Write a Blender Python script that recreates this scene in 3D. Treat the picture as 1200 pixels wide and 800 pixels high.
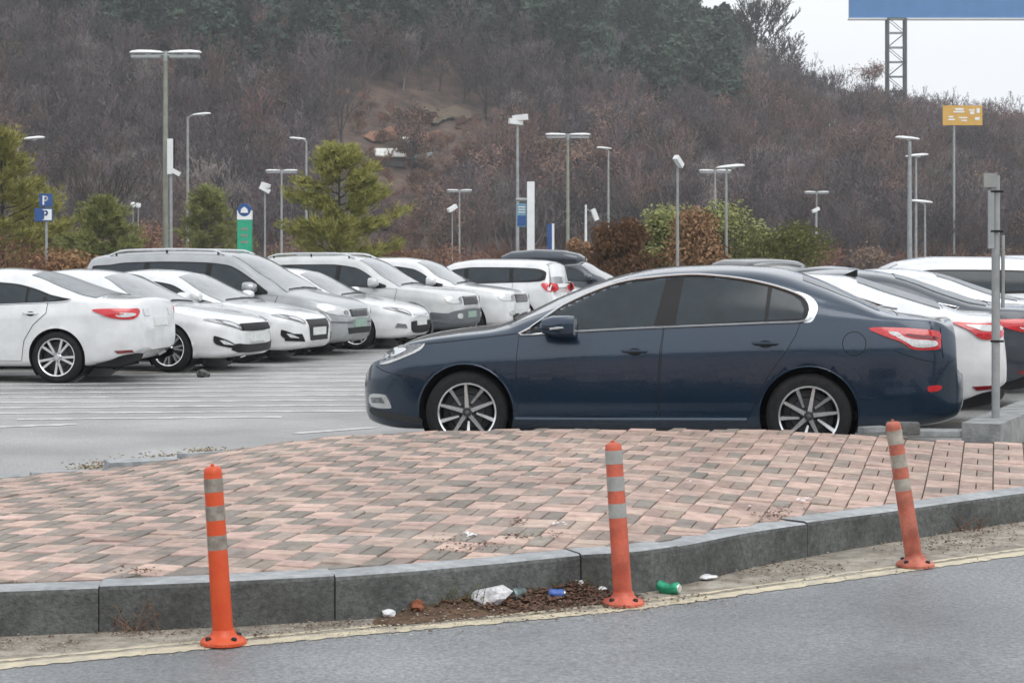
import bpy, bmesh, math, random
import numpy as np
from mathutils import Vector, Matrix
from mathutils.geometry import delaunay_2d_cdt
for o in list(bpy.data.objects): bpy.data.objects.remove(o)
scn = bpy.context.scene
R = math.radians
# ------------------------------------------------------------------ camera
F, HZ, HC = 2200.0, 308.0, 1.54          # focal length in photo pixels, horizon row, eye height over the parking lot
cd = bpy.data.cameras.new('camera'); cam = bpy.data.objects.new('camera', cd)
scn.collection.objects.link(cam); scn.camera = cam
cam.location = (0, 0, HC); cam.rotation_euler = (R(90), 0, 0)
cd.sensor_width = 36; cd.lens = 36 * F / 1200; cd.shift_y = -(400 - HZ) / 1200
cd.clip_start = .1; cd.clip_end = 6000
cd.dof.use_dof = True; cd.dof.focus_distance = 13.5; cd.dof.aperture_fstop = 11
# ------------------------------------------------------------------ world, sun, exposure
w = bpy.data.worlds.new('World'); scn.world = w; w.use_nodes = True
nt = w.node_tree; bg = nt.nodes['Background']
sky = nt.nodes.new('ShaderNodeTexSky'); sky.sky_type = 'NISHITA'; sky.sun_disc = False
SUN_EL, SUN_AZ = 52, 150
sky.sun_elevation = R(SUN_EL); sky.sun_rotation = R(SUN_AZ); sky.air_density = 2; sky.dust_density = 6
hs_ = nt.nodes.new('ShaderNodeHueSaturation'); hs_.inputs['Saturation'].default_value = .15
mx = nt.nodes.new('ShaderNodeMix'); mx.data_type = 'RGBA'; mx.inputs[0].default_value = .82
mx.inputs['B'].default_value = (6.9, 7.15, 7.5, 1)      # even overcast cloud deck
nt.links.new(sky.outputs[0], hs_.inputs['Color']); nt.links.new(hs_.outputs[0], mx.inputs['A'])
nt.links.new(mx.outputs['Result'], bg.inputs[0]); bg.inputs[1].default_value = .135
sl = bpy.data.lights.new('sun', 'SUN'); sl.energy = 1.0; sl.angle = R(50); sl.color = (1, .975, .94)
so = bpy.data.objects.new('sun', sl); scn.collection.objects.link(so)
so.rotation_euler = (R(90 - SUN_EL), 0, R(180 - SUN_AZ))
scn.view_settings.view_transform = 'Standard'; scn.view_settings.look = 'None'
scn.view_settings.exposure = .38; scn.view_settings.gamma = 1; scn.view_settings.use_curve_mapping = False
scn.render.engine = 'CYCLES'
# ------------------------------------------------------------------ helpers
COL = scn.collection.objects
def ray(px, py): return ((px - 600) / F, -(py - HZ) / F)
def at(px, py, D): a, b = ray(px, py); return Vector((a * D, D, HC + b * D))
def on(px, py, z=0.0): a, b = ray(px, py); return at(px, py, (z - HC) / b)
def link(name, me, m=None, par=None):
    o = bpy.data.objects.new(name, me); COL.link(o)
    if m is not None and me is not None and not me.materials: me.materials.append(m)
    if par is not None: o.parent = par
    return o
def tag(o, label, cat, group=None):
    o['label'] = label; o['category'] = cat
    if group: o['group'] = group
    return o
def thing(name, label, cat, loc=(0, 0, 0), rz=0, group=None):
    o = bpy.data.objects.new(name, None); COL.link(o); o.empty_display_size = .2
    o.location = loc; o.rotation_euler = (0, 0, rz)
    return tag(o, label, cat, group)
def struct(o): o['kind'] = 'structure'; return o
def mesh(name, V, Fc, smooth=False):
    me = bpy.data.meshes.new(name); me.from_pydata([tuple(v) for v in V], [], [tuple(f) for f in Fc])
    if smooth: me.shade_smooth()
    me.update(); return me
class MB:
    'collects simple solids into one mesh'
    def __init__(s): s.V = []; s.F = []; s.S = []
    def add(s, V, Fc, sm=False):
        b = len(s.V); s.V += [tuple(v) for v in V]; s.F += [tuple(i + b for i in f) for f in Fc]; s.S += [sm] * len(Fc); return s
    def box(s, c, d, M=None, taper=1.0):
        x, y, z = d[0] / 2, d[1] / 2, d[2] / 2
        V = [Vector((sx * x * (taper if sz > 0 else 1), sy * y * (taper if sz > 0 else 1), sz * z)) for sz in (-1, 1) for sy in (-1, 1) for sx in (-1, 1)]
        if M is not None: V = [M @ v for v in V]
        V = [v + Vector(c) for v in V]
        return s.add(V, [(0, 2, 3, 1), (4, 5, 7, 6), (0, 1, 5, 4), (2, 6, 7, 3), (0, 4, 6, 2), (1, 3, 7, 5)])
    def tube(s, P, r, n=8, cap=True, flat=1.0):
        P = [Vector(p) for p in P]; m = len(P); rr = r if hasattr(r, '__len__') else [r] * m
        V = []; up = None
        for i in range(m):
            t = (P[min(i + 1, m - 1)] - P[max(i - 1, 0)])
            t = t.normalized() if t.length > 1e-9 else Vector((0, 0, 1))
            if up is None:
                up = Vector((0, 0, 1)) if abs(t.z) < .9 else Vector((0, 1, 0))
            u = up - t * up.dot(t); u = u.normalized() if u.length > 1e-6 else t.orthogonal().normalized()
            up = u; v = t.cross(u)
            for k in range(n):
                a = 2 * math.pi * k / n; V.append(P[i] + u * (math.cos(a) * rr[i]) + v * (math.sin(a) * rr[i] * flat))
        Fc = [(i * n + k, i * n + (k + 1) % n, (i + 1) * n + (k + 1) % n, (i + 1) * n + k) for i in range(m - 1) for k in range(n)]
        if cap: Fc += [tuple(range(n))[::-1], tuple(range((m - 1) * n, m * n))]
        return s.add(V, Fc, True)
    def lathe(s, prof, n=24, M=None):
        'prof: (r, h) pairs about local z'
        V = []
        for r, h in prof:
            for k in range(n):
                a = 2 * math.pi * k / n; v = Vector((r * math.cos(a), r * math.sin(a), h)); V.append(M @ v if M is not None else v)
        m = len(prof)
        Fc = [(i * n + k, i * n + (k + 1) % n, (i + 1) * n + (k + 1) % n, (i + 1) * n + k) for i in range(m - 1) for k in range(n)]
        Fc += [tuple(range(n))[::-1], tuple(range((m - 1) * n, m * n))]
        return s.add(V, Fc, True)
    def prism(s, poly, M, depth):
        'poly: 2D outline in local xy, extruded along local z by depth'
        n = len(poly); V = [M @ Vector((x, y, 0)) for x, y in poly] + [M @ Vector((x, y, depth)) for x, y in poly]
        Fc = [tuple(range(n))[::-1], tuple(range(n, 2 * n))] + [(i, (i + 1) % n, n + (i + 1) % n, n + i) for i in range(n)]
        return s.add(V, Fc)
    def me(s, name):
        me = bpy.data.meshes.new(name); me.from_pydata(s.V, [], s.F); me.polygons.foreach_set('use_smooth', s.S)
        me.update()
        return me
    def build(s, name, m=None, par=None, angle=40):
        me = s.me(name)
        if any(s.S):
            try: me.set_sharp_from_angle(angle=R(angle))
            except Exception: pass
        return link(name, me, m, par)
def bevel(o, wd=.01, seg=2):
    bm = bmesh.new(); bm.from_mesh(o.data); bmesh.ops.recalc_face_normals(bm, faces=bm.faces)
    bmesh.ops.bevel(bm, geom=list(bm.edges), offset=wd, segments=seg, affect='EDGES', profile=.6, clamp_overlap=True)
    bm.to_mesh(o.data); bm.free(); return o
def ip(pts, smooth=True):
    'interpolating function through (x, v) points: monotone cubic'
    p = sorted(pts); x = np.array([a for a, _ in p], float); y = np.array([b for _, b in p], float)
    if not smooth or len(x) < 3: return lambda q: float(np.interp(q, x, y))
    h = np.diff(x); d = np.diff(y) / h; m = np.zeros(len(x)); m[0] = d[0]; m[-1] = d[-1]
    for i in range(1, len(x) - 1):
        if d[i - 1] * d[i] > 0:
            w1 = 2 * h[i] + h[i - 1]; w2 = h[i] + 2 * h[i - 1]; m[i] = (w1 + w2) / (w1 / d[i - 1] + w2 / d[i])
    def f(q):
        if q <= x[0]: return float(y[0])
        if q >= x[-1]: return float(y[-1])
        i = int(np.searchsorted(x, q) - 1); t = (q - x[i]) / h[i]
        return float(y[i] * (1 + 2 * t) * (1 - t) ** 2 + h[i] * m[i] * t * (1 - t) ** 2 + y[i + 1] * t * t * (3 - 2 * t) + h[i] * m[i + 1] * t * t * (t - 1))
    return f
def sstep(a, b, x): t = min(1, max(0, (x - a) / (b - a))); return t * t * (3 - 2 * t)
# ------------------------------------------------------------------ materials
def mat(name, base, rough=.5, metal=0., var=0., vscale=20., bump=0., bscale=200., coat=0., spec=.5, rvar=0., base2=None, obj_rand=0., detail=6., trans=0., coatr=.03, coords='Object', bdist=.01, stain=0., sscale=1.3):
    m = bpy.data.materials.new(name); m.use_nodes = True; t = m.node_tree; N = t.nodes; Lk = t.links
    b = N['Principled BSDF']; b.inputs['Base Color'].default_value = (*base, 1); b.inputs['Roughness'].default_value = rough
    b.inputs['Metallic'].default_value = metal; b.inputs['Specular IOR Level'].default_value = spec
    b.inputs['Coat Weight'].default_value = coat; b.inputs['Coat Roughness'].default_value = coatr
    b.inputs['Transmission Weight'].default_value = trans
    tc = N.new('ShaderNodeNewGeometry').outputs['Position'] if coords == 'World' else N.new('ShaderNodeTexCoord').outputs[coords]
    if var > 0 or base2 is not None:
        nz = N.new('ShaderNodeTexNoise'); nz.inputs['Scale'].default_value = vscale; nz.inputs['Detail'].default_value = detail; nz.inputs['Roughness'].default_value = .62
        Lk.new(tc, nz.inputs['Vector'])
        mr = N.new('ShaderNodeMapRange'); mr.inputs[1].default_value = .34; mr.inputs[2].default_value = .66; Lk.new(nz.outputs[0], mr.inputs[0])
        mxn = N.new('ShaderNodeMix'); mxn.data_type = 'RGBA'; Lk.new(mr.outputs[0], mxn.inputs[0])
        c2 = base2 if base2 is not None else tuple(c * (1 + var) for c in base); c1 = base if base2 is not None else tuple(c * (1 - var) for c in base)
        mxn.inputs['A'].default_value = (*c1, 1); mxn.inputs['B'].default_value = (*c2, 1)
        col = mxn.outputs['Result']
        Lk.new(col, b.inputs['Base Color'])
        if rvar:
            m2 = N.new('ShaderNodeMapRange'); m2.inputs[1].default_value = .3; m2.inputs[2].default_value = .7
            m2.inputs[3].default_value = rough - rvar; m2.inputs[4].default_value = rough + rvar
            Lk.new(nz.outputs[0], m2.inputs[0]); Lk.new(m2.outputs[0], b.inputs['Roughness'])
    if obj_rand:
        oi = N.new('ShaderNodeObjectInfo'); hsv = N.new('ShaderNodeHueSaturation')
        a = N.new('ShaderNodeMapRange'); a.inputs[3].default_value = 1 - obj_rand; a.inputs[4].default_value = 1 + obj_rand
        Lk.new(oi.outputs['Random'], a.inputs[0]); Lk.new(a.outputs[0], hsv.inputs['Value'])
        a2 = N.new('ShaderNodeMapRange'); a2.inputs[3].default_value = .5 - obj_rand * .05; a2.inputs[4].default_value = .5 + obj_rand * .05
        fr = N.new('ShaderNodeMath'); fr.operation = 'FRACT'; ml = N.new('ShaderNodeMath'); ml.operation = 'MULTIPLY'; ml.inputs[1].default_value = 17.3
        Lk.new(oi.outputs['Random'], ml.inputs[0]); Lk.new(ml.outputs[0], fr.inputs[0]); Lk.new(fr.outputs[0], a2.inputs[0]); Lk.new(a2.outputs[0], hsv.inputs['Hue'])
        src = b.inputs['Base Color'].links[0].from_socket if b.inputs['Base Color'].links else None
        if src: Lk.new(src, hsv.inputs['Color'])
        else: hsv.inputs['Color'].default_value = (*base, 1)
        Lk.new(hsv.outputs[0], b.inputs['Base Color'])
    if stain:
        sn = N.new('ShaderNodeTexNoise'); sn.inputs['Scale'].default_value = sscale; sn.inputs['Detail'].default_value = 9; sn.inputs['Roughness'].default_value = .7; Lk.new(tc, sn.inputs['Vector'])
        sr = N.new('ShaderNodeMapRange'); sr.inputs[1].default_value = .38; sr.inputs[2].default_value = .60; sr.inputs[3].default_value = 1 - stain; sr.inputs[4].default_value = 1 + stain * .25; Lk.new(sn.outputs[0], sr.inputs[0])
        sx = N.new('ShaderNodeMix'); sx.data_type = 'RGBA'; sx.blend_type = 'MULTIPLY'; sx.inputs[0].default_value = 1
        if b.inputs['Base Color'].links: Lk.new(b.inputs['Base Color'].links[0].from_socket, sx.inputs['A'])
        else: sx.inputs['A'].default_value = (*base, 1)
        Lk.new(sr.outputs[0], sx.inputs['B']); Lk.new(sx.outputs['Result'], b.inputs['Base Color'])
    if bump > 0:
        n2 = N.new('ShaderNodeTexNoise'); n2.inputs['Scale'].default_value = bscale; n2.inputs['Detail'].default_value = 4
        Lk.new(tc, n2.inputs['Vector']); bp = N.new('ShaderNodeBump'); bp.inputs['Strength'].default_value = bump; bp.inputs['Distance'].default_value = bdist
        Lk.new(n2.outputs[0], bp.inputs['Height']); Lk.new(bp.outputs[0], b.inputs['Normal'])
        if coat: pass
    return m
def paint(name, base, metal=.0, rough=.35):
    'wet car paint: fine droplets in the clear coat, thin road film'
    m = mat(name, base, rough, metal, var=.10, vscale=3.5, coat=1., coatr=.04)
    t = m.node_tree; N = t.nodes; b = N['Principled BSDF']
    tc = N.new('ShaderNodeTexCoord'); v = N.new('ShaderNodeTexVoronoi'); v.inputs['Scale'].default_value = 70
    t.links.new(tc.outputs['Object'], v.inputs['Vector'])
    mr = N.new('ShaderNodeMapRange'); mr.inputs[1].default_value = .0; mr.inputs[2].default_value = .45; mr.inputs[3].default_value = 1; mr.inputs[4].default_value = 0
    t.links.new(v.outputs['Distance'], mr.inputs[0])
    bp = N.new('ShaderNodeBump'); bp.inputs['Strength'].default_value = .22; bp.inputs['Distance'].default_value = .002
    t.links.new(mr.outputs[0], bp.inputs['Height']); t.links.new(bp.outputs[0], b.inputs['Coat Normal'])
    return m
M = {}
M['navy'] = paint('navy_paint', (.007, .025, .052), .35, .25)
M['white'] = paint('white_paint', (.66, .67, .68), 0, .25)
M['pearl'] = paint('pearl_paint', (.50, .51, .51), .0, .3)
M['silver'] = paint('silver_paint', (.36, .375, .385), .5, .35)
M['charcoal'] = paint('charcoal_paint', (.035, .045, .06), .3, .35)
M['black_paint'] = paint('black_paint', (.010, .012, .015), .1, .3)
M['cladding'] = mat('grey_cladding', (.11, .12, .13), .55, var=.1, vscale=8)
M['glass'] = mat('tinted_glass', (.014, .023, .029), .07, var=.25, vscale=6, spec=.5, bump=.03, bscale=160)
M['screen'] = mat('sky_rain_glass', (.16, .175, .185), .16, var=.22, vscale=7, spec=.8, coat=1., bump=.12, bscale=160, coatr=.08)  # grey base paints in reflected sky along with the rain drops
M['rearglass'] = mat('rear_glass', (.17, .185, .195), .3, var=.18, vscale=6, spec=.4, bump=.1, bscale=160)
M['blacktrim'] = mat('black_trim', (.008, .008, .009), .4, spec=.3)
M['seam'] = mat('panel_gap', (.004, .004, .005), .8)
M['chrome'] = mat('chrome', (.72, .74, .75), .16, 1.0, var=.06, vscale=9)
M['alloy'] = mat('machined_alloy', (.78, .79, .80), .24, .85, var=.1, vscale=12)
M['alloy_dark'] = mat('alloy_pocket', (.035, .036, .038), .5, .3)
M['tyre'] = mat('tyre_rubber', (.014, .014, .015), .8, spec=.25, var=.3, vscale=25, bump=.25, bscale=60)
M['liner'] = mat('wheel_liner', (.006, .006, .007), .9)
M['redlens'] = mat('red_lens', (.50, .006, .014), .15, coat=1., var=.25, vscale=40)
M['redlens_dark'] = mat('dark_red_lens', (.16, .004, .008), .15, coat=1.)
M['clearlens'] = mat('clear_lens', (.56, .57, .57), .12, .15, var=.2, vscale=50, coat=1.)
M['lampdark'] = mat('headlamp_housing', (.16, .17, .18), .14, .35, var=.5, vscale=30, coat=1.)
M['plate'] = mat('number_plate', (.62, .64, .63), .4, var=.12, vscale=25)
M['plate_green'] = mat('green_number_plate', (.26, .38, .32), .5, var=.2, vscale=25)
M['galv'] = mat('galvanised_steel', (.30, .315, .32), .5, .35, var=.15, vscale=6)
M['lampwhite'] = mat('lamp_housing', (.66, .67, .67), .4, var=.06, vscale=5)
M['polegrey'] = mat('pole_paint', (.26, .27, .26), .5, .1, var=.15, vscale=4)
M['polegreen'] = mat('olive_pole_paint', (.22, .23, .19), .55, .1, var=.15, vscale=4)
def asphalt(name, c, wet=.5, sc=1.0):
    m = mat(name, c, .45, var=0, spec=.5)
    t = m.node_tree; N = t.nodes; L = t.links; b = N['Principled BSDF']; tc = N.new('ShaderNodeTexCoord').outputs['Object']
    big = N.new('ShaderNodeTexNoise'); big.inputs['Scale'].default_value = .9 * sc; big.inputs['Detail'].default_value = 7; L.new(tc, big.inputs['Vector'])
    sm = N.new('ShaderNodeTexVoronoi'); sm.inputs['Scale'].default_value = 95; L.new(tc, sm.inputs['Vector'])
    fn = N.new('ShaderNodeTexNoise'); fn.inputs['Scale'].default_value = 45; fn.inputs['Detail'].default_value = 8; fn.inputs['Roughness'].default_value = .75; L.new(tc, fn.inputs['Vector'])
    cr = N.new('ShaderNodeMapRange'); cr.inputs[1].default_value = .33; cr.inputs[2].default_value = .67; L.new(fn.outputs[0], cr.inputs[0])
    m1 = N.new('ShaderNodeMix'); m1.data_type = 'RGBA'; L.new(cr.outputs[0], m1.inputs[0])
    m1.inputs['A'].default_value = (*[x * .6 for x in c], 1); m1.inputs['B'].default_value = (*[x * 1.5 for x in c], 1)
    m2 = N.new('ShaderNodeMix'); m2.data_type = 'RGBA'; m2.blend_type = 'MULTIPLY'; m2.inputs[0].default_value = .55
    L.new(m1.outputs['Result'], m2.inputs['A']); bw = N.new('ShaderNodeRGBToBW'); L.new(sm.outputs['Color'], bw.inputs[0]); b2 = N.new('ShaderNodeMapRange'); b2.inputs[3].default_value = .5; b2.inputs[4].default_value = 1.2; L.new(bw.outputs[0], b2.inputs[0]); L.new(b2.outputs[0], m2.inputs['B'])
    m3 = N.new('ShaderNodeMix'); m3.data_type = 'RGBA'; m3.blend_type = 'MULTIPLY'; m3.inputs[0].default_value = 1
    r3 = N.new('ShaderNodeMapRange'); r3.inputs[1].default_value = .3; r3.inputs[2].default_value = .7; r3.inputs[3].default_value = .62; r3.inputs[4].default_value = 1.22; L.new(big.outputs[0], r3.inputs[0])
    L.new(m2.outputs['Result'], m3.inputs['A']); L.new(r3.outputs[0], m3.inputs['B']); L.new(m3.outputs['Result'], b.inputs['Base Color'])
    rr = N.new('ShaderNodeMapRange'); rr.inputs[1].default_value = .35; rr.inputs[2].default_value = .65; rr.inputs[3].default_value = .62 - .4 * wet; rr.inputs[4].default_value = .75 - .3 * wet
    L.new(big.outputs[0], rr.inputs[0]); L.new(rr.outputs[0], b.inputs['Roughness'])
    bp = N.new('ShaderNodeBump'); bp.inputs['Strength'].default_value = .5; bp.inputs['Distance'].default_value = .006
    L.new(sm.outputs['Distance'], bp.inputs['Height']); L.new(bp.outputs[0], b.inputs['Normal'])
    return m
M['road'] = asphalt('road_asphalt', (.205, .214, .222), .5)
M['lot'] = asphalt('lot_asphalt', (.31, .308, .302), .85, .6)
M['ground'] = mat('bare_ground', (.10, .085, .065), .9, var=.4, vscale=.2)
M['sand'] = mat('gutter_sand', (.22, .19, .15), .9, var=0, vscale=9, bump=.9, bscale=90, base2=(.42, .385, .33), detail=12, stain=.35, sscale=3)
M['dirt'] = mat('wet_dirt', (.06, .036, .022), .9, base2=(.14, .085, .05), vscale=14, bump=1., bscale=60)
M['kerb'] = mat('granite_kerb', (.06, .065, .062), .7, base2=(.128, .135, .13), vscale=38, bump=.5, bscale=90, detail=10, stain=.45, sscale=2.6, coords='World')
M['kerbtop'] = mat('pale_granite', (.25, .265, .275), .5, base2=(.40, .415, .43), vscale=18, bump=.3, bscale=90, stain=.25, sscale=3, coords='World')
M['concrete'] = mat('weathered_concrete', (.15, .16, .16), .75, base2=(.31, .32, .32), vscale=7, bump=.5, bscale=70, detail=9)
M['joint'] = mat('joint_sand', (.075, .06, .048), .95, var=.4, vscale=9)
M['pink'] = [mat('pink_paver', c, .62, var=.2, vscale=14, bump=.4, bscale=150, obj_rand=.16, coords='World', stain=.27) for c in ((.49, .345, .29), (.465, .33, .275), (.52, .37, .31), (.455, .345, .285))]
M['grey'] = [mat('grey_paver', c, .62, var=.22, vscale=14, bump=.4, bscale=150, obj_rand=.16, coords='World', stain=.27) for c in ((.24, .205, .175), (.26, .22, .19), (.225, .195, .165), (.29, .23, .195))]
M['tan'] = [mat('tan_paver', c, .62, var=.22, vscale=14, bump=.4, bscale=150, obj_rand=.16, coords='World', stain=.27) for c in ((.33, .25, .205), (.36, .255, .21), (.30, .235, .195), (.38, .27, .225))]
M['lineyellow'] = mat('worn_yellow_paint', (.62, .54, .38), .7, base2=(.38, .35, .28), vscale=11, detail=12)
M['linewhite'] = mat('worn_white_paint', (.36, .36, .36), .6, base2=(.66, .66, .65), vscale=5, detail=10)
M['orange'] = [mat('orange_plastic', (.70, .075, .012), .42, var=.10, vscale=9, base2=(.52, .075, .02), stain=.25, sscale=9), mat('faded_orange_plastic', (.50, .085, .042), .55, base2=(.54, .125, .075), vscale=9, stain=.35, sscale=8), mat('dusty_orange_plastic', (.40, .09, .05), .6, base2=(.48, .155, .105), vscale=9, stain=.4, sscale=8)]
M['band'] = [mat('reflective_band', (.16, .135, .11), .5, base2=(.30, .27, .23), vscale=30), mat('grey_reflective_band', (.26, .26, .245), .45, base2=(.35, .35, .33), vscale=18), mat('dirty_reflective_band', (.22, .19, .155), .5, base2=(.40, .36, .31), vscale=18)]
# ------------------------------------------------------------------ ground, road, kerb, pavement
def zroad(x, y): return -.050 + .016 * (x - .5)
def onroad(px, py, dz=0.):
    a, b = ray(px, py)      # HC + b*D = -.050 + .016*(a*D-.5) + dz
    D = (HC + .050 + .008 - dz) / (.016 * a - b); return Vector((a * D, D, zroad(a * D, D) + dz))
struct(link('ground', mesh('ground', [(-3000, -3000, -.9), (3000, -3000, -.9), (3000, 3000, -.9), (-3000, 3000, -.9)], [(0, 1, 2, 3)]), M['ground']))
kpx = [(-700, 775), (-300, 760), (0, 746), (240, 736), (400, 727), (560, 713), (690, 699), (730, 696.5), (900, 661), (1072, 631), (1200, 611), (1330, 594), (1600, 568)]
KB = [onroad(*p) for p in kpx]           # foot of the kerb face, from photo pixels on the road plane
kx = np.array([p.x for p in KB]); ky = np.array([p.y for p in KB])
yk = ip([(p.x, p.y) for p in KB])
def kh(x): return .205 - .035 * sstep(.4, 2.4, x)
fpx = [(-700, 640, 11.3), (-300, 596, 12.2), (0, 560, 13.1), (150, 545, 13.4), (260, 528, 13.8), (330, 517, 14.05), (450, 507, 14.15), (600, 502.5, 14.1), (900, 503.5, 13.85), (1010, 508, 13.7), (1130, 516, 13.5), (1200, 516, 13.45), (1400, 518, 13.4), (1800, 520, 13.3)]
FE = [at(*p) for p in fpx]
yf = ip([(p.x, p.y) for p in FE]); zf = ip([(p.x, p.z) for p in FE])
KW = .19
def zp(x, y):
    y0 = yk(x) + KW; z0 = zroad(x, y0) + kh(x); t = (y - y0) / max(.1, yf(x) - y0)
    return z0 + (zf(x) - z0) * min(1.02, max(-.1, t)) + .012 * math.sin(1.7 * x + .6) * math.sin(1.3 * y) * sstep(0, .2, t) * (1 - sstep(.8, 1, t))
XS = np.linspace(-9, 9.5, 150)
# road: one sheet from behind the camera to the kerb
V = []; Fc = []
for i, x in enumerate(XS):
    for j, t in enumerate((-1, -.2, 0, .3, .6, .8, .9, 1.0)):
        y = t * 60 if t < 0 else t * (yk(x) + .06); V.append((x if abs(x) < 8.9 else math.copysign(90, x), y, zroad(x, y)))
for i in range(len(XS) - 1):
    for j in range(7): a = i * 8 + j; Fc.append((a, a + 8, a + 9, a + 1))
struct(link('road', mesh('road', V, Fc, True), M['road']))
# parking lot: from under the pavement to the foot of the hill
V = []; Fc = []; rows = [0, .25, .5, 1, 3, 8, 20, 60, 120, 205]
for x in XS:
    y0 = (yk(x) + yf(x)) / 2
    for d in rows: V.append((x if abs(x) < 8.9 else math.copysign(260, x), y0 + d, -.0))
for i in range(len(XS) - 1):
    for j in range(len(rows) - 1): a = i * len(rows) + j; Fc.append((a, a + len(rows), a + len(rows) + 1, a + 1))
struct(link('parking_lot', mesh('parking_lot', V, Fc), M['lot']))
# bed under the pavers (the joints), with its far edge face
V = []; Fc = []; T = np.linspace(0, 1, 14)
for x in XS:
    y0 = yk(x) + KW - .02; y1 = yf(x)
    for t in T: y = y0 + (y1 - y0) * t; V.append((x, y, zp(x, y) - .012))
    V.append((x, y1 + .015, -.03))
n = len(T) + 1
for i in range(len(XS) - 1):
    for j in range(n - 1): a = i * n + j; Fc.append((a, a + n, a + n + 1, a + 1))
pavement = struct(link('pavement', mesh('pavement', V, Fc, True), M['joint']))
# pavers: pairs of 225 x 112 mm blocks turned in alternate squares
rnd = random.Random(5); BL = []
S, S2 = .203, .248; th, th2 = R(-19), R(-14.5); e1 = Vector((math.cos(th), math.sin(th))); e2 = Vector((-math.sin(th2), math.cos(th2)))
for i in range(-66, 66):
    for j in range(-24, 86):
        for k in (0, 1):
            pk = (i + j) % 2 == 0
            jog = .02 * math.sin(i * .7)
            if pk: u, v, lu, lv = (i + .5) * S, (j + .25 + .5 * k) * S2, S, S2 / 2
            else: u, v, lu, lv = (i + .25 + .5 * k) * S, (j + .5) * S2, S / 2, S2
            v += jog
            c = e1 * u + e2 * v + Vector((0, 9.0)); x, y = c
            if not -6.2 < x < 6.6: continue
            y0, y1 = yk(x) + KW, yf(x)
            if y0 - .05 < y < y1 - .02: BL.append((y - y0 * 0 + abs(x) * .02, x, y, lu, lv, pk))
def inframe(x, y, z): px = 600 + F * x / y; py = HZ + F * (HC - z) / y; return -5 < px < 1205 and py < 805
# the kerb edge trims the outermost blocks: pull corners back to the kerb line
def block_pts(x, y, lu, lv, gap=.0032):
    a, b = lu / 2 - gap, lv / 2 - gap; P = []
    for su, sv in ((-1, -1), (1, -1), (1, 1), (-1, 1)):
        q = Vector((x, y)) + e1 * (su * a) + e2 * (sv * b); q.y = min(max(q.y, yk(q.x) + KW + .004), yf(q.x) + .004); P.append(q)
    return P
def block_geo(x, y, lu, lv, dz, tilt):
    P = block_pts(x, y, lu, lv); top = []; low = []
    for q in P:
        z = zp(q.x, q.y) + dz + tilt[0] * (q.x - x) + tilt[1] * (q.y - y); d = (Vector((x, y)) - q) * .035
        top.append((q.x + d.x - x, q.y + d.y - y, z)); low.append((q.x - x, q.y - y, z - .005))
    bot = [(a[0], a[1], a[2] - .03) for a in low]
    V = top + low + bot; Fc = [(0, 1, 2, 3)]
    for r in (0, 4):
        for k in range(4): Fc.append((r + k, r + 4 + k, r + 4 + (k + 1) % 4, r + (k + 1) % 4))
    return V, Fc
BL.sort(); vis = [b for b in BL if inframe(b[1], b[2], .1)]; near = set(id(b) for b in vis[:300])
stuff = {}
for b in BL:
    _, x, y, lu, lv, pk = b
    wear = .35 + .65 * sstep(-.5, -3.5, x) if False else 1
    V, Fc = block_geo(x, y, lu, lv, rnd.gauss(0, .0022), (rnd.gauss(0, .012), rnd.gauss(0, .012)))
    mi = rnd.randrange(4); kd = 'pink' if pk else ('tan' if rnd.random() < .85 * sstep(-.4, 2.2, x + .15 * (y - 10)) else 'grey'); m = M[kd][mi]
    if id(b) in near:
        z0 = V[0][2]; me = mesh('paver_block', [(a, c, d - z0) for a, c, d in V], Fc); o = link('paver_block', me, m, pavement); o.location = (x, y, z0)
    else:
        s = stuff.setdefault((kd, mi), ([], [])); base = len(s[0]); s[0].extend((a + x, c + y, d) for a, c, d in V); s[1].extend(tuple(q + base for q in f) for f in Fc)
V = []; Fc = []; MI = []; mats = []
for (pk, mi), s in stuff.items():
    base = len(V); V += s[0]; Fc += [tuple(q + base for q in f) for f in s[1]]; MI += [len(mats)] * len(s[1]); mats.append(M[pk][mi])
me = mesh('far_pavers', V, Fc)
for m in mats: me.materials.append(m)
me.polygons.foreach_set('material_index', MI)
o = link('far_paver_blocks', me, None, pavement); o['kind'] = 'stuff'
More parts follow.
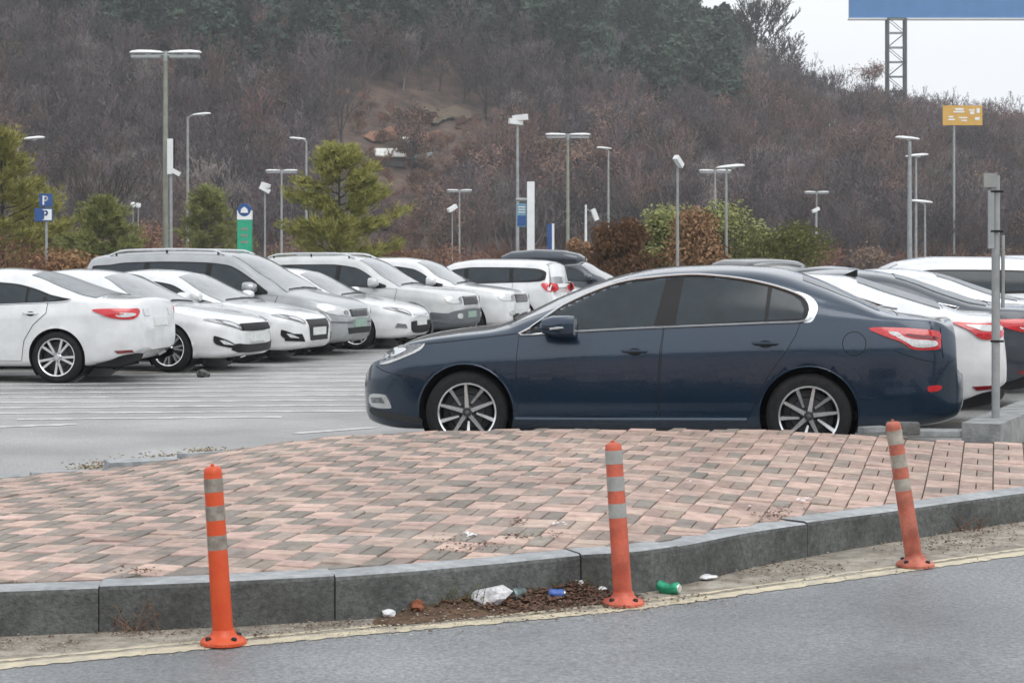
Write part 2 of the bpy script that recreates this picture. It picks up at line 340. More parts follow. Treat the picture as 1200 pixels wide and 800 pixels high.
# kerb stones along the kerb line
kerb = bpy.data.objects.new('kerb', None); COL.link(kerb); struct(kerb)
cs = [(KB[0].x, KB[0].y)]; XX = np.linspace(-5.5, 6.0, 1600); arc = [0]; pts = [(x, yk(x)) for x in XX]
for a, b in zip(pts, pts[1:]): arc.append(arc[-1] + math.dist(a, b))
arc = np.array(arc)
def kpt(s): return Vector((float(np.interp(s, arc, XX)), yk(float(np.interp(s, arc, XX)))))
joint_px = [392, 680, 793, 945, 1155]
js = []
for px in joint_px:
    q = min(range(len(pts)), key=lambda i: abs(600 + F * pts[i][0] / pts[i][1] - px)); js.append(arc[q])
js = [js[0] - 1.04 * k for k in range(4, 0, -1)] + js + [js[-1] + .95 * k for k in range(1, 4)]
for a, b in zip(js, js[1:]):
    if a < 0 or b > arc[-1]: continue
    a += .0025; b -= .0025; n = 9; V = []; Fc = []; dy = rnd.gauss(0, .006); dz = rnd.gauss(0, .004)
    for i in range(n):
        s = a + (b - a) * i / (n - 1); p = kpt(s); t = (kpt(min(arc[-1], s + .03)) - kpt(max(0, s - .03))).normalized(); nn = Vector((-t.y, t.x)); h = kh(p.x); z0 = zroad(p.x, p.y)
        for off, z in ((0, -.12), (0, h - .022), (.006, h - .006), (.022, h), (KW, h - .002), (KW, -.12)):
            q = p + nn * (off + dy); V.append((q.x, q.y, z0 + z + (dz if z > 0 else 0) + .0016 * rnd.random()))
    for i in range(n - 1):
        for k in range(5): c = i * 6 + k; Fc.append((c, c + 1, c + 7, c + 6)[::-1])
    Fc += [tuple(range(6)), tuple(range((n - 1) * 6, n * 6))[::-1]]
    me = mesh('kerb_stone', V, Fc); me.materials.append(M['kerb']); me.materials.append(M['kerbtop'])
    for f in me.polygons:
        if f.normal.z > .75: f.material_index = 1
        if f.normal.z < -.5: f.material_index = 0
    link('kerb_stone', me, None, kerb)
# sandy gutter, worn double yellow line
ypx = [(-700, 838), (-300, 806), (0, 778), (200, 759), (400, 741), (735, 710), (900, 688), (1072, 664), (1200, 646), (1400, 619), (1600, 595)]
YL = [onroad(*p) for p in ypx]; yy = ip([(p.x, p.y) for p in YL])
def strip(name, fa, fb, dz, m, x0=-5.5, x1=5.9, n=260, wob=0., cols=3, seed=1):
    r = random.Random(seed); V = []; Fc = []
    for i in range(n):
        x = x0 + (x1 - x0) * i / (n - 1); a, b = fa(x) + wob * (r.random() - .5), fb(x)
        for c in range(cols): y = a + (b - a) * c / (cols - 1); V.append((x, y, zroad(x, y) + dz))
    for i in range(n - 1):
        for c in range(cols - 1): q = i * cols + c; Fc.append((q, q + cols, q + cols + 1, q + 1))
    return struct(link(name, mesh(name, V, Fc), m))
strip('gutter', lambda x: yy(x) - .02, lambda x: yk(x) + .03, .0016, M['sand'], wob=.05)
strip('yellow_line', lambda x: yy(x) - .11, lambda x: yy(x) + .0, .0032, M['lineyellow'], wob=.03, n=500)
strip('yellow_line', lambda x: yy(x) + .05, lambda x: yy(x) + .09, .0032, M['lineyellow'], wob=.03, seed=3, n=500)
# faded stripes painted on the lot and the bay lines
LOTS = []
def lotline(name, a, b, wd, m, z=.004, n=24, wob=.012, seed=0):
    r = random.Random(seed); a = Vector(a); b = Vector(b); t = (b - a).normalized(); nn = Vector((-t.y, t.x)); V = []
    for i in range(n + 1):
        p = a.lerp(b, i / n)
        for s in (-1, 1): q = p + nn * (s * (wd / 2 + wob * (r.random() - .5))); V.append((q.x, q.y, z))
    return struct(link(name, mesh(name, V, [(2 * i, 2 * i + 2, 2 * i + 3, 2 * i + 1) for i in range(n)]), m))
for k, (yl, yr) in enumerate(((427, 422), (431.5, 427), (436, 431), (441, 436), (446, 441), (451, 446), (456, 451), (461, 456.5), (466.5, 462), (472, 468), (478, 474), (484.5, 481), (491.5, 488.5), (501, 497))):
    xl, xr = (-30, 560 - 5 * k) if k < 12 else ((-20, 90) if k == 13 else (20, 330))
    a = on(xl, yl); b = on(xr, yr); lotline('painted_stripe', a.xy, b.xy, .15, M['linewhite'], seed=k, wob=.05)
lotline('painted_stripe', on(345, 508, 0).xy, on(440, 501, 0).xy, .12, M['linewhite'], seed=31)
# ------------------------------------------------------------------ cars
def inpoly(p, poly):
    x, y = p; c = False; n = len(poly)
    for i in range(n):
        x1, y1 = poly[i]; x2, y2 = poly[i - 1]
        if (y1 > y) != (y2 > y) and x < (x2 - x1) * (y - y1) / (y2 - y1) + x1: c = not c
    return c
def resample(poly, h, closed=True):
    out = []; n = len(poly)
    for i in range(n if closed else n - 1):
        a = poly[i]; b = poly[(i + 1) % n]; k = max(1, int(math.dist(a, b) / h))
        for q in range(k): out.append((a[0] + (b[0] - a[0]) * q / k, a[1] + (b[1] - a[1]) * q / k))
    if not closed: out.append(tuple(poly[-1]))
    return out
def spl(poly, k=4, closed=True):
    'Catmull-Rom rounding of an outline'
    n = len(poly); out = []
    for i in range(n if closed else n - 1):
        g = (lambda j: poly[j % n]) if closed else (lambda j: poly[min(max(j, 0), n - 1)])
        p0, p1, p2, p3 = g(i - 1), g(i), g(i + 1), g(i + 2)
        for q in range(k):
            t = q / k
            out.append(tuple(.5 * (2 * p1[d] + (p2[d] - p0[d]) * t + (2 * p0[d] - 5 * p1[d] + 4 * p2[d] - p3[d]) * t * t + (3 * p1[d] - p0[d] - 3 * p2[d] + p3[d]) * t ** 3) for d in (0, 1)))
    if not closed: out.append(tuple(poly[-1]))
    return out
def grow(poly, d):
    'offset an outline outward by d'
    n = len(poly); A = sum(poly[i - 1][0] * poly[i][1] - poly[i][0] * poly[i - 1][1] for i in range(n)); s = 1 if A > 0 else -1; out = []
    for i in range(n):
        a, b, c = Vector(poly[i - 1]), Vector(poly[i]), Vector(poly[(i + 1) % n])
        t1 = (b - a); t2 = (c - b); t1 = t1.normalized() if t1.length > 1e-9 else t2.normalized(); t2 = t2.normalized() if t2.length > 1e-9 else t1
        nn = Vector((t1.y + t2.y, -t1.x - t2.x)); nn = nn.normalized() if nn.length > 1e-6 else Vector((t1.y, -t1.x)); out.append(tuple(b + nn * (s * d)))
    return out
class Body:
    NS = (4, 15, 11, 7, 10)
    def __init__(s, sp):
        s.sp = sp; s.L = sp['L']; s.hw2 = sp['W'] / 2
        s.zt = ip(sp['zt']); s.belt = ip(sp['belt']); s.zb = ip(sp['zb']); s.lean = math.tan(R(sp.get('lean', 24)))
        s.af, s.wf = sp.get('front', (.62, .50)); s.ar, s.wr = sp.get('rear', (.5, .62)); s.pf = sp.get('pf', 2.3)
        s.cr = ip(sp['crown']); s.cache = {}
        d = sp.get('d', .035)
        e = [0, .004, .012, .025, .045, .07, .1]; xs = e + list(np.arange(.135, s.L - .13, d)) + [s.L - q for q in (.1, .088, .078, .07, .062, .052, .04, .028, .016, .006, 0)]
        s.xs = np.array(xs); s.SEC = [s.section(x) for x in xs]
        s.Y = np.array([[p[0] for p in q] for q in s.SEC]); s.Z = np.array([[p[1] for p in q] for q in s.SEC])
        s.i0 = s.NS[0]; s.ib = s.i0 + s.NS[1]; s.ie = s.ib + s.NS[2] + s.NS[3] // 2
    def plan(s, x):
        t = x / s.af; u = (s.L - x) / s.ar; h = s.hw2
        if t < 1: h *= s.wf + (1 - s.wf) * (1 - (1 - t) ** s.pf) ** (1 / s.pf)
        if u < 1: h *= s.wr + (1 - s.wr) * (1 - (1 - u) ** 2.3) ** (1 / 2.3)
        return h
    def section(s, x):
        h = s.plan(x); zt, bz, zb = s.zt(x), s.belt(x), s.zb(x); bz = min(bz, zt - .015); n0, n1, n2, n3, n4 = s.NS
        P = []; yr = h * .90
        for i in range(n0): P.append((yr * i / n0, zb))
        zr = zb + .03; sp = s.sp
        ff = sp.get('side', [(0, .915), (.10, .955), (.28, .985), (.5, 1.0), (.72, .995), (.88, .985), (1, .955)])
        fx = [a for a, _ in ff]; fy = [b for _, b in ff]; cre = sp.get('crease', [])
        for i in range(n1):
            t = i / n1; z = zr + (bz - zr) * t; y = h * float(np.interp(t, fx, fy))
            for (t0, wd, am) in cre: y += am * math.exp(-((t - t0) / wd) ** 2) * min(1, x / .5, (s.L - x) / .5)
            P.append((y, z))
        yb = h * fy[-1]; hc = zt - bz; crown = min(s.cr(x), .55 * hc); ze = zt - crown; ye = yb - (ze - bz) * s.lean - min(.03, .3 * hc)
        ye = max(ye, .25 * yb); rr = min(.09, .35 * (ze - bz) + .015)
        A = Vector((yb, bz)); B = Vector((ye, ze)); dA = (B - A); lA = dA.length; dA.normalize()
        q0 = B - dA * min(rr, lA * .45); fy_ = .82; C = Vector((ye * fy_, ze + crown * (1 - fy_ ** 2) * 1.0))
        for i in range(n2):
            t = i / n2; p = A.lerp(q0, t); bul = .016 * math.sin(math.pi * t) * min(1, hc / .3); P.append((p.x + bul, p.y))
        for i in range(n3):
            t = i / n3; p = q0 * (1 - t) ** 2 + B * (2 * t * (1 - t)) + C * t * t; P.append((p.x, p.y))
        for i in range(n4 + 1):
            t = i / n4; y = C.x * (1 - t); P.append((y, zt - (zt - C.y) * (y / max(C.x, 1e-6)) ** 2))
        return P
    def row(s, x):
        x = min(max(x, 0), s.L); i = int(min(max(np.searchsorted(s.xs, x) - 1, 0), len(s.xs) - 2)); t = (x - s.xs[i]) / (s.xs[i + 1] - s.xs[i])
        return s.Y[i] * (1 - t) + s.Y[i + 1] * t, s.Z[i] * (1 - t) + s.Z[i + 1] * t
    def side(s, x, z):
        Y, Z = s.row(x); a, b = s.i0, s.ie; return float(np.interp(z, Z[a:b + 4], Y[a:b + 4]))
    def top(s, x, y):
        Y, Z = s.row(x); yy = Y[s.ib:][::-1]; return float(np.interp(abs(y), yy, Z[s.ib:][::-1]))
    def inside(s, x, y, z):
        if x < 0 or x > s.L: return False
        Y, Z = s.row(x)
        if z > Z[-1] or z < Z[0]: return False
        return abs(y) <= float(np.interp(z, Z[s.i0 - 1:], Y[s.i0 - 1:]))
    def hit(s, y, z, front=True):
        a = 0. if front else s.L; d = .02 if front else -.02; x = a
        for k in range(90):
            if s.inside(x, y, z): break
            x += d
        lo, hi = x - d, x
        if k == 0: return a
        for _ in range(14):
            m = (lo + hi) / 2
            if s.inside(m, y, z): hi = m
            else: lo = m
        return hi
    # projections: 2D outline -> point on the body
    def ps(s, sg): return lambda u, v: Vector((u, sg * s.side(u, v), v))
    def pt(s): return lambda u, v: Vector((u, v, s.top(u, v)))
    def pf_(s): return lambda u, v: Vector((s.hit(u, v), u, v))
    def pr_(s): return lambda u, v: Vector((s.hit(u, v, False), u, v))
def pnormal(pr, u, v, out):
    e = .012; n = (pr(u + e, v) - pr(u - e, v)).cross(pr(u, v + e) - pr(u, v - e))
    n = n.normalized() if n.length > 1e-12 else Vector(out)
    if n.dot(Vector(out)) < 0: n = -n
    return n
def patch(poly, pr, out, off=.003, h=.04, skirt=.012, bulge=0.):
    poly = resample(poly, h); n = len(poly); pts = [Vector(p) for p in poly]
    xs = [p[0] for p in poly]; ys = [p[1] for p in poly]; bb = (min(xs), max(xs), min(ys), max(ys))
    gx = np.arange(bb[0] + h * .5, bb[1], h); gy = np.arange(bb[2] + h * .5, bb[3], h)
    for a in gx:
        for b in gy:
            if inpoly((a, b), poly) and min((a - q[0]) ** 2 + (b - q[1]) ** 2 for q in poly) > (h * .45) ** 2: pts.append(Vector((a, b)))
    V2, _, T, *_ = delaunay_2d_cdt(pts, [(i, (i + 1) % n) for i in range(n)], [], 1, 1e-6)
    cx, cy = (bb[0] + bb[1]) / 2, (bb[2] + bb[3]) / 2; V = []; Nn = []
    ar = sum(poly[i - 1][0] * poly[i][1] - poly[i][0] * poly[i - 1][1] for i in range(n))
    for q in V2:
        nn = pnormal(pr, q.x, q.y, out); b = 0
        if bulge:
            r = max(abs(q.x - cx) / max(1e-6, (bb[1] - bb[0]) / 2), abs(q.y - cy) / max(1e-6, (bb[3] - bb[2]) / 2)); b = bulge * (1 - min(1, r) ** 2)
        V.append(pr(q.x, q.y) + nn * (off + b)); Nn.append(nn)
    Fc = []; cnt = {}
    for f in T:
        a, b, c = [V[i] for i in f[:3]]; f = list(f)
        if (b - a).cross(c - a).dot(Nn[f[0]]) < 0: f = f[::-1]
        Fc.append(tuple(f))
        for i in range(len(f)): e = (f[i], f[(i + 1) % len(f)]); cnt[e] = 1
    k0 = len(V); mp = {}
    if skirt:
        for (a, b) in list(cnt):
            if (b, a) not in cnt:
                for i in (a, b):
                    if i not in mp: mp[i] = len(V); V.append(V[i].copy()); V.append(V[i] - Nn[i] * (skirt + off))
                Fc.append((mp[b], mp[a], mp[a] + 1, mp[b] + 1))
    return V, Fc
def add_patch(mb, *a, **k): V, Fc = patch(*a, **k); mb.add(V, Fc, True)
LIFT = 0.
def P_(name, m, par, *a, **k): mb = MB(); k['off'] = k.get('off', .003) + LIFT; add_patch(mb, *a, **k); return mb.build(name, m, par, angle=50)
def trim(pr, pts, out, off, h=.03): return [pr(u, v) + pnormal(pr, u, v, out) * off for u, v in resample(pts, h, False)]

WHEELS = {}
def wheel_meshes(r, rim, wd, style):
    key = (r, rim, wd, style)
    if key in WHEELS: return WHEELS[key]
    hw = wd / 2; My = Matrix.Rotation(R(90), 4, 'X')       # local z of the lathe -> -y (outer face)
    def L(prof, n=48): return MB().lathe(prof, n, My)
    ty = L([(rim - .005, -hw), (rim + .02, -hw - .006), (r - .05, -hw - .004), (r - .018, -hw + .012), (r, -hw + .035), (r, hw - .035), (r - .018, hw - .012), (r - .03, hw - .001), (r - .05, hw + .004), (rim + .02, hw + .006), (rim - .005, hw)], 56)
    ty.F = ty.F[:-2]; ty.S = ty.S[:-2]
    ring = MB(); prof = [(rim - .012, hw - .012), (rim - .009, hw - .001), (rim + .003, hw + .006), (rim + .009, hw - .002), (rim - .002, hw - .03)]
    ring.lathe(prof, 56, My); ring.F = ring.F[:-2]; ring.S = ring.S[:-2]
    def spoke(mb, a0, a1, w0, w1, z0, z1, dep=.035, r0=.05, r1=None):
        r1 = r1 or rim - .012; p0 = Vector((math.cos(a0), math.sin(a0))) * r0; p1 = Vector((math.cos(a1), math.sin(a1))) * r1; t = (p1 - p0).normalized(); nn = Vector((-t.y, t.x)); V = []
        for (p, wv, z) in ((p0, w0, z0), (p0.lerp(p1, .5), w0 * .45 + w1 * .55, (z0 + z1) / 2 - .004), (p1, w1, z1)):
            for s in (-1, 1): V.append(My @ Vector((*(p + nn * s * wv), z)))
            for s in (1, -1): V.append(My @ Vector((*(p + nn * s * (wv + .004)), z - dep)))
        Fc = []
        for i in range(2):
            for k in range(4): a = i * 4; Fc.append((a + k, a + (k + 1) % 4, a + 4 + (k + 1) % 4, a + 4 + k)[::-1])
        mb.add(V, Fc + [(0, 1, 2, 3), (8, 9, 10, 11)])
    sp = MB(); n5 = 2 * math.pi / 5; zf = hw - .012
    if style == 'ten':
        for k in range(5):
            a = k * n5 + .25
            spoke(sp, a, a, .017, .011, zf - .008, zf - .002, r0=.03)
            spoke(sp, a + n5 / 2 + .12, a + n5 / 2 - .03, .008, .0145, zf - .03, zf - .004, r0=.075)
    elif style == 'split':
        for k in range(5):
            a = k * n5 + .31
            for s in (-1, 1): spoke(sp, a + s * .10, a + s * .21, .013, .016, zf - .01, zf - .002, r0=.045)
    elif style == 'six':
        for k in range(6): a = k * math.pi / 3 + .2; spoke(sp, a, a, .038, .030, zf - .012, zf - .004)
    elif style == 'swirl':
        for k in range(7):
            a = k * 2 * math.pi / 7 + .2
            for s in (-1, 1): spoke(sp, a + s * .05, a + s * .16, .012, .014, zf - .012, zf - .003)
    cap = MB(); cap.lathe([(.058, zf - .05), (.054, zf - .024), (.042, zf - .016), (.036, zf - .004), (.033, zf + .002), (.001, zf + .004)], 20, My)
    for k in range(5): a = k * n5 + .6; cap.lathe([(.010, zf - .04), (.010, zf - .014), (.006, zf - .010)], 8, My @ Matrix.Translation((.062 * math.cos(a), .062 * math.sin(a), 0)))
    disc = MB(); disc.lathe([(rim - .004, hw - .014), (rim - .03, hw - .14), (rim - .035, -hw + .02), (rim - .035, hw - .10), (.15, hw - .09), (.14, hw - .075), (.07, hw - .07), (.001, hw - .065)], 32, My); disc.F.pop(-2); disc.S.pop(-2)
    emb = MB()
    if style == 'ten':
        q = .022; emb.prism([(-q, 0), (0, q * .8), (q, 0), (0, -q * .8)], My @ Matrix.Translation((0, 0, zf + .003)), .003)
    else: emb.lathe([(.02, zf + .003), (.02, zf + .006), (.001, zf + .006)], 14, My)
    out = [(a, b.me(a), M[c]) for a, b, c in (('tyre', ty, 'tyre'), ('rim', ring, 'alloy'), ('spokes', sp, 'alloy'), ('hub_cap', cap, 'alloy_dark' if style == 'ten' else 'alloy'), ('brake_disc', disc, 'alloy_dark'), ('hub_emblem', emb, 'chrome'))]
    for _, me, _ in out: me.set_sharp_from_angle(angle=R(40))
    WHEELS[key] = out; return out

def build_car(sp, label, name='car', cat='car', group=None):
    global LIFT; LIFT = 0. if sp.get('hi') else .006
    B = Body(sp); root = thing(name, label, cat, group=group); pm = M[sp['paint']]; L = B.L; hi = sp.get('hi', False)
    xs = B.xs; nx = len(xs); ns = B.Y.shape[1]; wr = sp['R']; arc = sp.get('arch', wr + .045); WX = (sp['xf'], sp['xr'])
    # ---- shell grid
    V = []; idx = {}
    orig = []
    def moved(x, y, z):
        for xw in WX:
            dx, dz = x - xw, z - wr; r = math.hypot(dx, dz)
            if r < arc and abs(y) > B.hw2 * .55: return True, (xw + dx / r * arc if r > 1e-6 else xw, y, wr + dz / r * arc if r > 1e-6 else wr + arc)
        return False, (x, y, z)
    ins = []
    for sg in (-1, 1):
        for i in range(nx):
            for j in range(ns):
                q = (float(xs[i]), sg * float(B.Y[i, j]), float(B.Z[i, j])); m_, p = moved(*q); V.append(p); ins.append(m_)
    def vi(sg, i, j): return (0 if sg < 0 else nx * ns) + i * ns + j
    parts = {}; rg = sp.get('regions', {})
    for sg in (-1, 1):
        for i in range(nx - 1):
            xm = (xs[i] + xs[i + 1]) / 2
            for j in range(ns - 1):
                f = [vi(sg, i, j), vi(sg, i + 1, j), vi(sg, i + 1, j + 1), vi(sg, i, j + 1)]
                if all(ins[k] for k in f): continue
                if sg > 0: f = f[::-1]
                zm = sum(V[k][2] for k in f) / 4; nm = 'body_shell'
                if xm < rg.get('fb', .42) and j < B.ib - 1 and zm < rg.get('fbz', .66): nm = 'front_bumper'
                elif xm > L - rg.get('rb', .38) and zm < rg.get('rbz', .72) and j < B.ib: nm = 'rear_bumper'
                elif j >= B.ib + B.NS[2] // 2 and rg['hood'][0] < xm < rg['hood'][1]: nm = 'bonnet'
                elif j >= B.ib + B.NS[2] // 2 and xm > rg['trunk'][0]: nm = rg.get('tname', 'boot_lid')
                if sp.get('clad') and zm < sp['clad']: nm = 'lower_cladding'
                parts.setdefault(nm, []).append(tuple(f))
    for i, rev in ((0, False), (nx - 1, True)):
        f = [vi(-1, i, j) for j in range(ns)] + [vi(1, i, j) for j in range(ns - 2, 0, -1)]; b = len(V); V += [V[k] for k in f]; f = list(range(b, len(V)))
        parts.setdefault('front_bumper' if i == 0 else 'rear_bumper', []).append(tuple(f[::-1] if not rev else f))
    allf = [f for fs in parts.values() for f in fs]; full = mesh('tmp', V, allf, True); NN = np.zeros(len(V) * 3); full.vertex_normals.foreach_get('vector', NN); NN = NN.reshape(-1, 3)
    # weld the two halves' normals along the centre line
    for i in range(nx):
        for j in (0, ns - 1): a, b = vi(-1, i, j), vi(1, i, j); q = NN[a] + NN[b]; q[1] = 0; q /= max(1e-9, np.linalg.norm(q)); NN[a] = NN[b] = q
    bpy.data.meshes.remove(full)
    for nm, fs in parts.items():
        used = sorted({k for f in fs for k in f}); mp = {k: n for n, k in enumerate(used)}
        me = mesh(nm, [V[k] for k in used], [tuple(mp[k] for k in f) for f in fs], True)
        me.normals_split_custom_set_from_vertices([tuple(NN[k]) for k in used])
        link(nm, me, M['cladding'] if nm == 'lower_cladding' else pm, root)
    # ---- wheel houses, arch lips
    wm = wheel_meshes(wr, sp['rim'], sp.get('tw', .22), sp['wheel'])
    for wi, xw in enumerate(WX):
        for sg in (-1, 1):
            yo = B.side(xw, wr + arc) ; mb = MB(); n = 26
            a = [math.pi * (-.22 + 1.44 * k / n) for k in range(n + 1)]; VV = []
            for q in a:
                x, z = xw + arc * math.cos(q), wr + arc * math.sin(q); y = B.side(min(max(x, .02), L - .02), z)
                VV += [(x, sg * (y + .001), z), (x, sg * B.hw2 * .5, z)]
            mb.add(VV, [(2 * k, 2 * k + 1, 2 * k + 3, 2 * k + 2) for k in range(n)], True)
            mb.add([(xw, sg * B.hw2 * .5, wr)] + [(xw + arc * math.cos(q), sg * B.hw2 * .5, wr + arc * math.sin(q)) for q in a], [(0, k + 1, k + 2) for k in range(n)])
            mb.build('wheel_arch_liner', M['liner'], root)
            if hi or sp.get('flare'):
                lip = [Vector((xw + (arc + .004) * math.cos(q), sg * (B.side(min(max(xw + arc * math.cos(q), .02), L - .02), wr + arc * math.sin(q)) + .0), wr + (arc + .004) * math.sin(q))) for q in a[2:-2]]
                MB().tube(lip, sp.get('flare', .006), 6).build('arch_lip', M['cladding'] if sp.get('flare') else pm, root)
            e = bpy.data.objects.new('wheel', None); COL.link(e); e.parent = root; e.empty_display_size = .1
            e.location = (xw, sg * (B.hw2 - sp.get('tw', .22) / 2 - sp.get('inset', .022)), wr); e.rotation_euler = (0, 0, 0 if sg < 0 else math.pi)
            st = random.Random(xw * 10 + sg).random() * 1.2
            e.rotation_euler[1] = st if not hi else (-.12 if wi == 0 else .12)
            if wi == 0 and sp.get('steer'): e.rotation_euler[2] += sp['steer']
            for nm, me, m in wm: link(nm, me, m, e)
    # ---- doors, windows
    def under(poly, m):
        'keep a side window outline below the roof edge'
        out = []
        for x, z in resample(poly, .04):
            Y, Z = B.row(x); out.append((x, min(z, float(Z[B.ib + B.NS[2] - 1]) - m)))
        return out
    dlo_ = spl(sp['dlo'], 3)
    if not hi: dlo_ = under(dlo_, .012); sp = dict(sp, glass=[(a, under(b, .035)) for a, b in sp['glass']])
    dn = {}
    for sg in (-1, 1):
        pr = B.ps(sg); out = (0, sg, 0); hh = .05 if not hi else .03
        P_('window_surround', M['blacktrim'], root, dlo_, pr, out, off=.0015, h=hh, skirt=.004)
        gl = sp['glass']
        for di, dp in enumerate(sp['doors']):
            sm = P_('door_gap', M['seam'], root, grow(dp, .0055), pr, out, off=.0012, h=hh, skirt=.004)
            d = P_('door', pm, root, dp, pr, out, off=.003, h=hh, skirt=.004)
            for gi, gp in enumerate(gl):
                if gp[0] == di: P_('window', M['glass'], d, gp[1], pr, out, off=.0035, h=hh, skirt=.003)
            hx, hz = sp['handles'][di]
            c = [pr(hx + t, hz) + Vector((0, sg * (.004 + .03 * min(1, 4 * (1 - abs(t / .105)))), 0)) for t in np.linspace(-.105, .105, 13)]
            rec = [(hx + .055 * math.cos(q), hz - .008 + .03 * math.sin(q)) for q in np.linspace(0, 2 * math.pi, 14)[:-1]]
            hd = MB().tube(c, [.006] + [.012] * 11 + [.006], 8, flat=.7).build('handle', M[sp.get('handle', sp['paint'])], d)
            P_('handle_recess', M['seam'], d, rec, pr, out, off=.0042, h=.03, skirt=.002)
        for gp in gl:
            if gp[0] < 0: P_('quarter_window', M['glass'], root, gp[1], pr, out, off=.0035, h=hh, skirt=.003)
        if sp.get('chrome', True):
            o2 = dlo_; MB().tube(trim(pr, o2 + [o2[0]], out, .010), sp.get('chrw', .008), 6).build('window_trim', M[sp.get('trimmat', 'chrome')], root)
        if sp.get('sill'):
            q = sp['sill']; MB().tube(trim(pr, q, out, .004, .08), .021, 8).build('sill_strip', M[sp.get('sillmat', sp['paint'])], root)
        # mirror
        mx_, mz = sp['mirror']; y0 = B.side(mx_, mz); mb = MB(); Vm = []; k = 12; sc_ = sp.get('mirscale', 1)
        for i, (u, hsz, ysz) in enumerate(((-.075, .02, .03), (-.065, .055, .07), (-.02, .078, .10), (.05, .082, .105), (.075, .078, .102))):
            for q in range(k):
                a = 2 * math.pi * q / k; cy, cz = math.cos(a), math.sin(a); cy = math.copysign(abs(cy) ** .7, cy); cz = math.copysign(abs(cz) ** .7, cz)
                Vm.append((mx_ + u * sc_ * sp.get('mirx', 1), sg * (y0 + .13 + ysz * cy * sc_), mz + .03 + hsz * cz * sc_))
        mb.add(Vm, [(i * k + q, i * k + (q + 1) % k, (i + 1) * k + (q + 1) % k, (i + 1) * k + q) for i in range(4) for q in range(k)] + [tuple(range(k)), tuple(range(4 * k, 5 * k))], True)
        mir = mb.build('mirror', pm, root)
        MB().tube([(mx_ - .01, sg * (y0 - .02), mz - .03), (mx_, sg * (y0 + .06), mz - .015), (mx_, sg * (y0 + .11), mz)], [.035, .026, .02], 8, flat=.6).build('mirror_arm', M['blacktrim'], mir)
        MB().box((mx_ + .077 * sc_ * sp.get('mirx', 1), sg * (y0 + .13), mz + .03), (.006, .17 * sc_, .12 * sc_)).build('mirror_glass', M['screen'], mir)
        if hi: MB().tube([(mx_ - .05, sg * (y0 + .225), mz + .012), (mx_ + .01, sg * (y0 + .232), mz + .02), (mx_ + .06, sg * (y0 + .228), mz + .024)], .011, 6).build('turn_signal', M['clearlens'], mir)
    # ---- front and rear glass
    pt = B.pt(); pf = B.pf_(); prr = B.pr_()
    def hwd(x): Y, Z = B.row(x); return float(Y[B.ie])
    def glass_band(x0, x1, f0, f1, n=9):
        l = [(x0 + (x1 - x0) * i / n, -hwd(x0 + (x1 - x0) * i / n) * (f0 + (f1 - f0) * i / n)) for i in range(n + 1)]
        return l + [(a, -b) for a, b in l[::-1]]
    ws = P_('windscreen', M['screen'], root, glass_band(*sp['wscr']), pt, (-.5, 0, .8), off=.003, h=.08, skirt=.004)
    if sp.get('rscr'): P_('rear_window', M[sp.get('rmat', 'screen')], root, glass_band(*sp['rscr']), pt, (.5, 0, .8), off=.003, h=.08, skirt=.004)
    x0 = sp['wscr'][0]
    for s in (0, 1):
        q = [(x0 + .02 + .02 * t, -.55 + .62 * t + .55 * s) for t in np.linspace(0, 1, 8)]
        MB().tube([pt(a, b) + Vector((-.012, 0, .012)) for a, b in q], .009, 5).build('wiper', M['blacktrim'], root)
    # ---- lamps and trim: (name, material, projection, outline, off, mirrored)
    for it in sp.get('bits', []):
        nm, m, pj, poly = it[:4]; off = it[4] if len(it) > 4 else .004; bul = it[5] if len(it) > 5 else 0; par = it[6] if len(it) > 6 else None
        for sg in (-1, 1):
            if pj == 'S': pr, out, pp = B.ps(sg), (0, sg, 0), poly
            elif pj in 'FR':
                pr, out = (pf, (-1, 0, 0)) if pj == 'F' else (prr, (1, 0, 0)); pp = [(u * sg, v) for u, v in poly]
            elif pj in 'fr':
                if sg > 0: continue
                pr, out = (pf, (-1, 0, 0)) if pj == 'f' else (prr, (1, 0, 0)); pp = poly
            elif pj == 't':
                if sg > 0: continue
                pr, out, pp = pt, (0, 0, 1), poly
            p2 = spl(pp, 3) if len(poly) > 4 else pp; host = root
            if par: host = dn.get((par, sg), dn.get((par, -1), root))
            o = P_(nm, pm if m == 'PAINT' else M[m], host, p2, pr, out, off=off, h=.03 if hi else .045, skirt=.008, bulge=bul)
            dn.setdefault((nm, sg), o)
    if sp.get('grille'):
        (gy0, gy1, gz0, gz1, nb) = sp['grille']
        for k in range(nb):
            z = gz0 + (gz1 - gz0) * (k + .5) / nb; mb = MB()
            mb.tube([pf(y, z) + Vector((-.012, 0, 0)) for y in np.linspace(gy0, gy1, 9)], sp.get('gbar', .008), 6); mb.build('grille_bar', M[sp.get('gmat', 'chrome')], root)
    if sp.get('brows'):
        for sg in (-1, 1):
            l = sp['brows']; MB().tube([pf(sg * a, b) + Vector((-.016, 0, 0)) for a, b in resample(l, .04, False)], .009, 5).build('lamp_brow', M['chrome'], root)
    # lines: dark shut lines on bonnet and boot
    for kind, ln in sp.get('lines', []):
        for sg in (-1, 1):
            if kind == 'S': pts = trim(B.ps(sg), spl(ln, 3, False), (0, sg, 0), .0005)
            else: pts = trim(pt, [(a, b * sg) for a, b in ln], (0, 0, 1), .0005)
            MB().tube(pts, .0035, 4).build('shut_line', M['seam'], root)
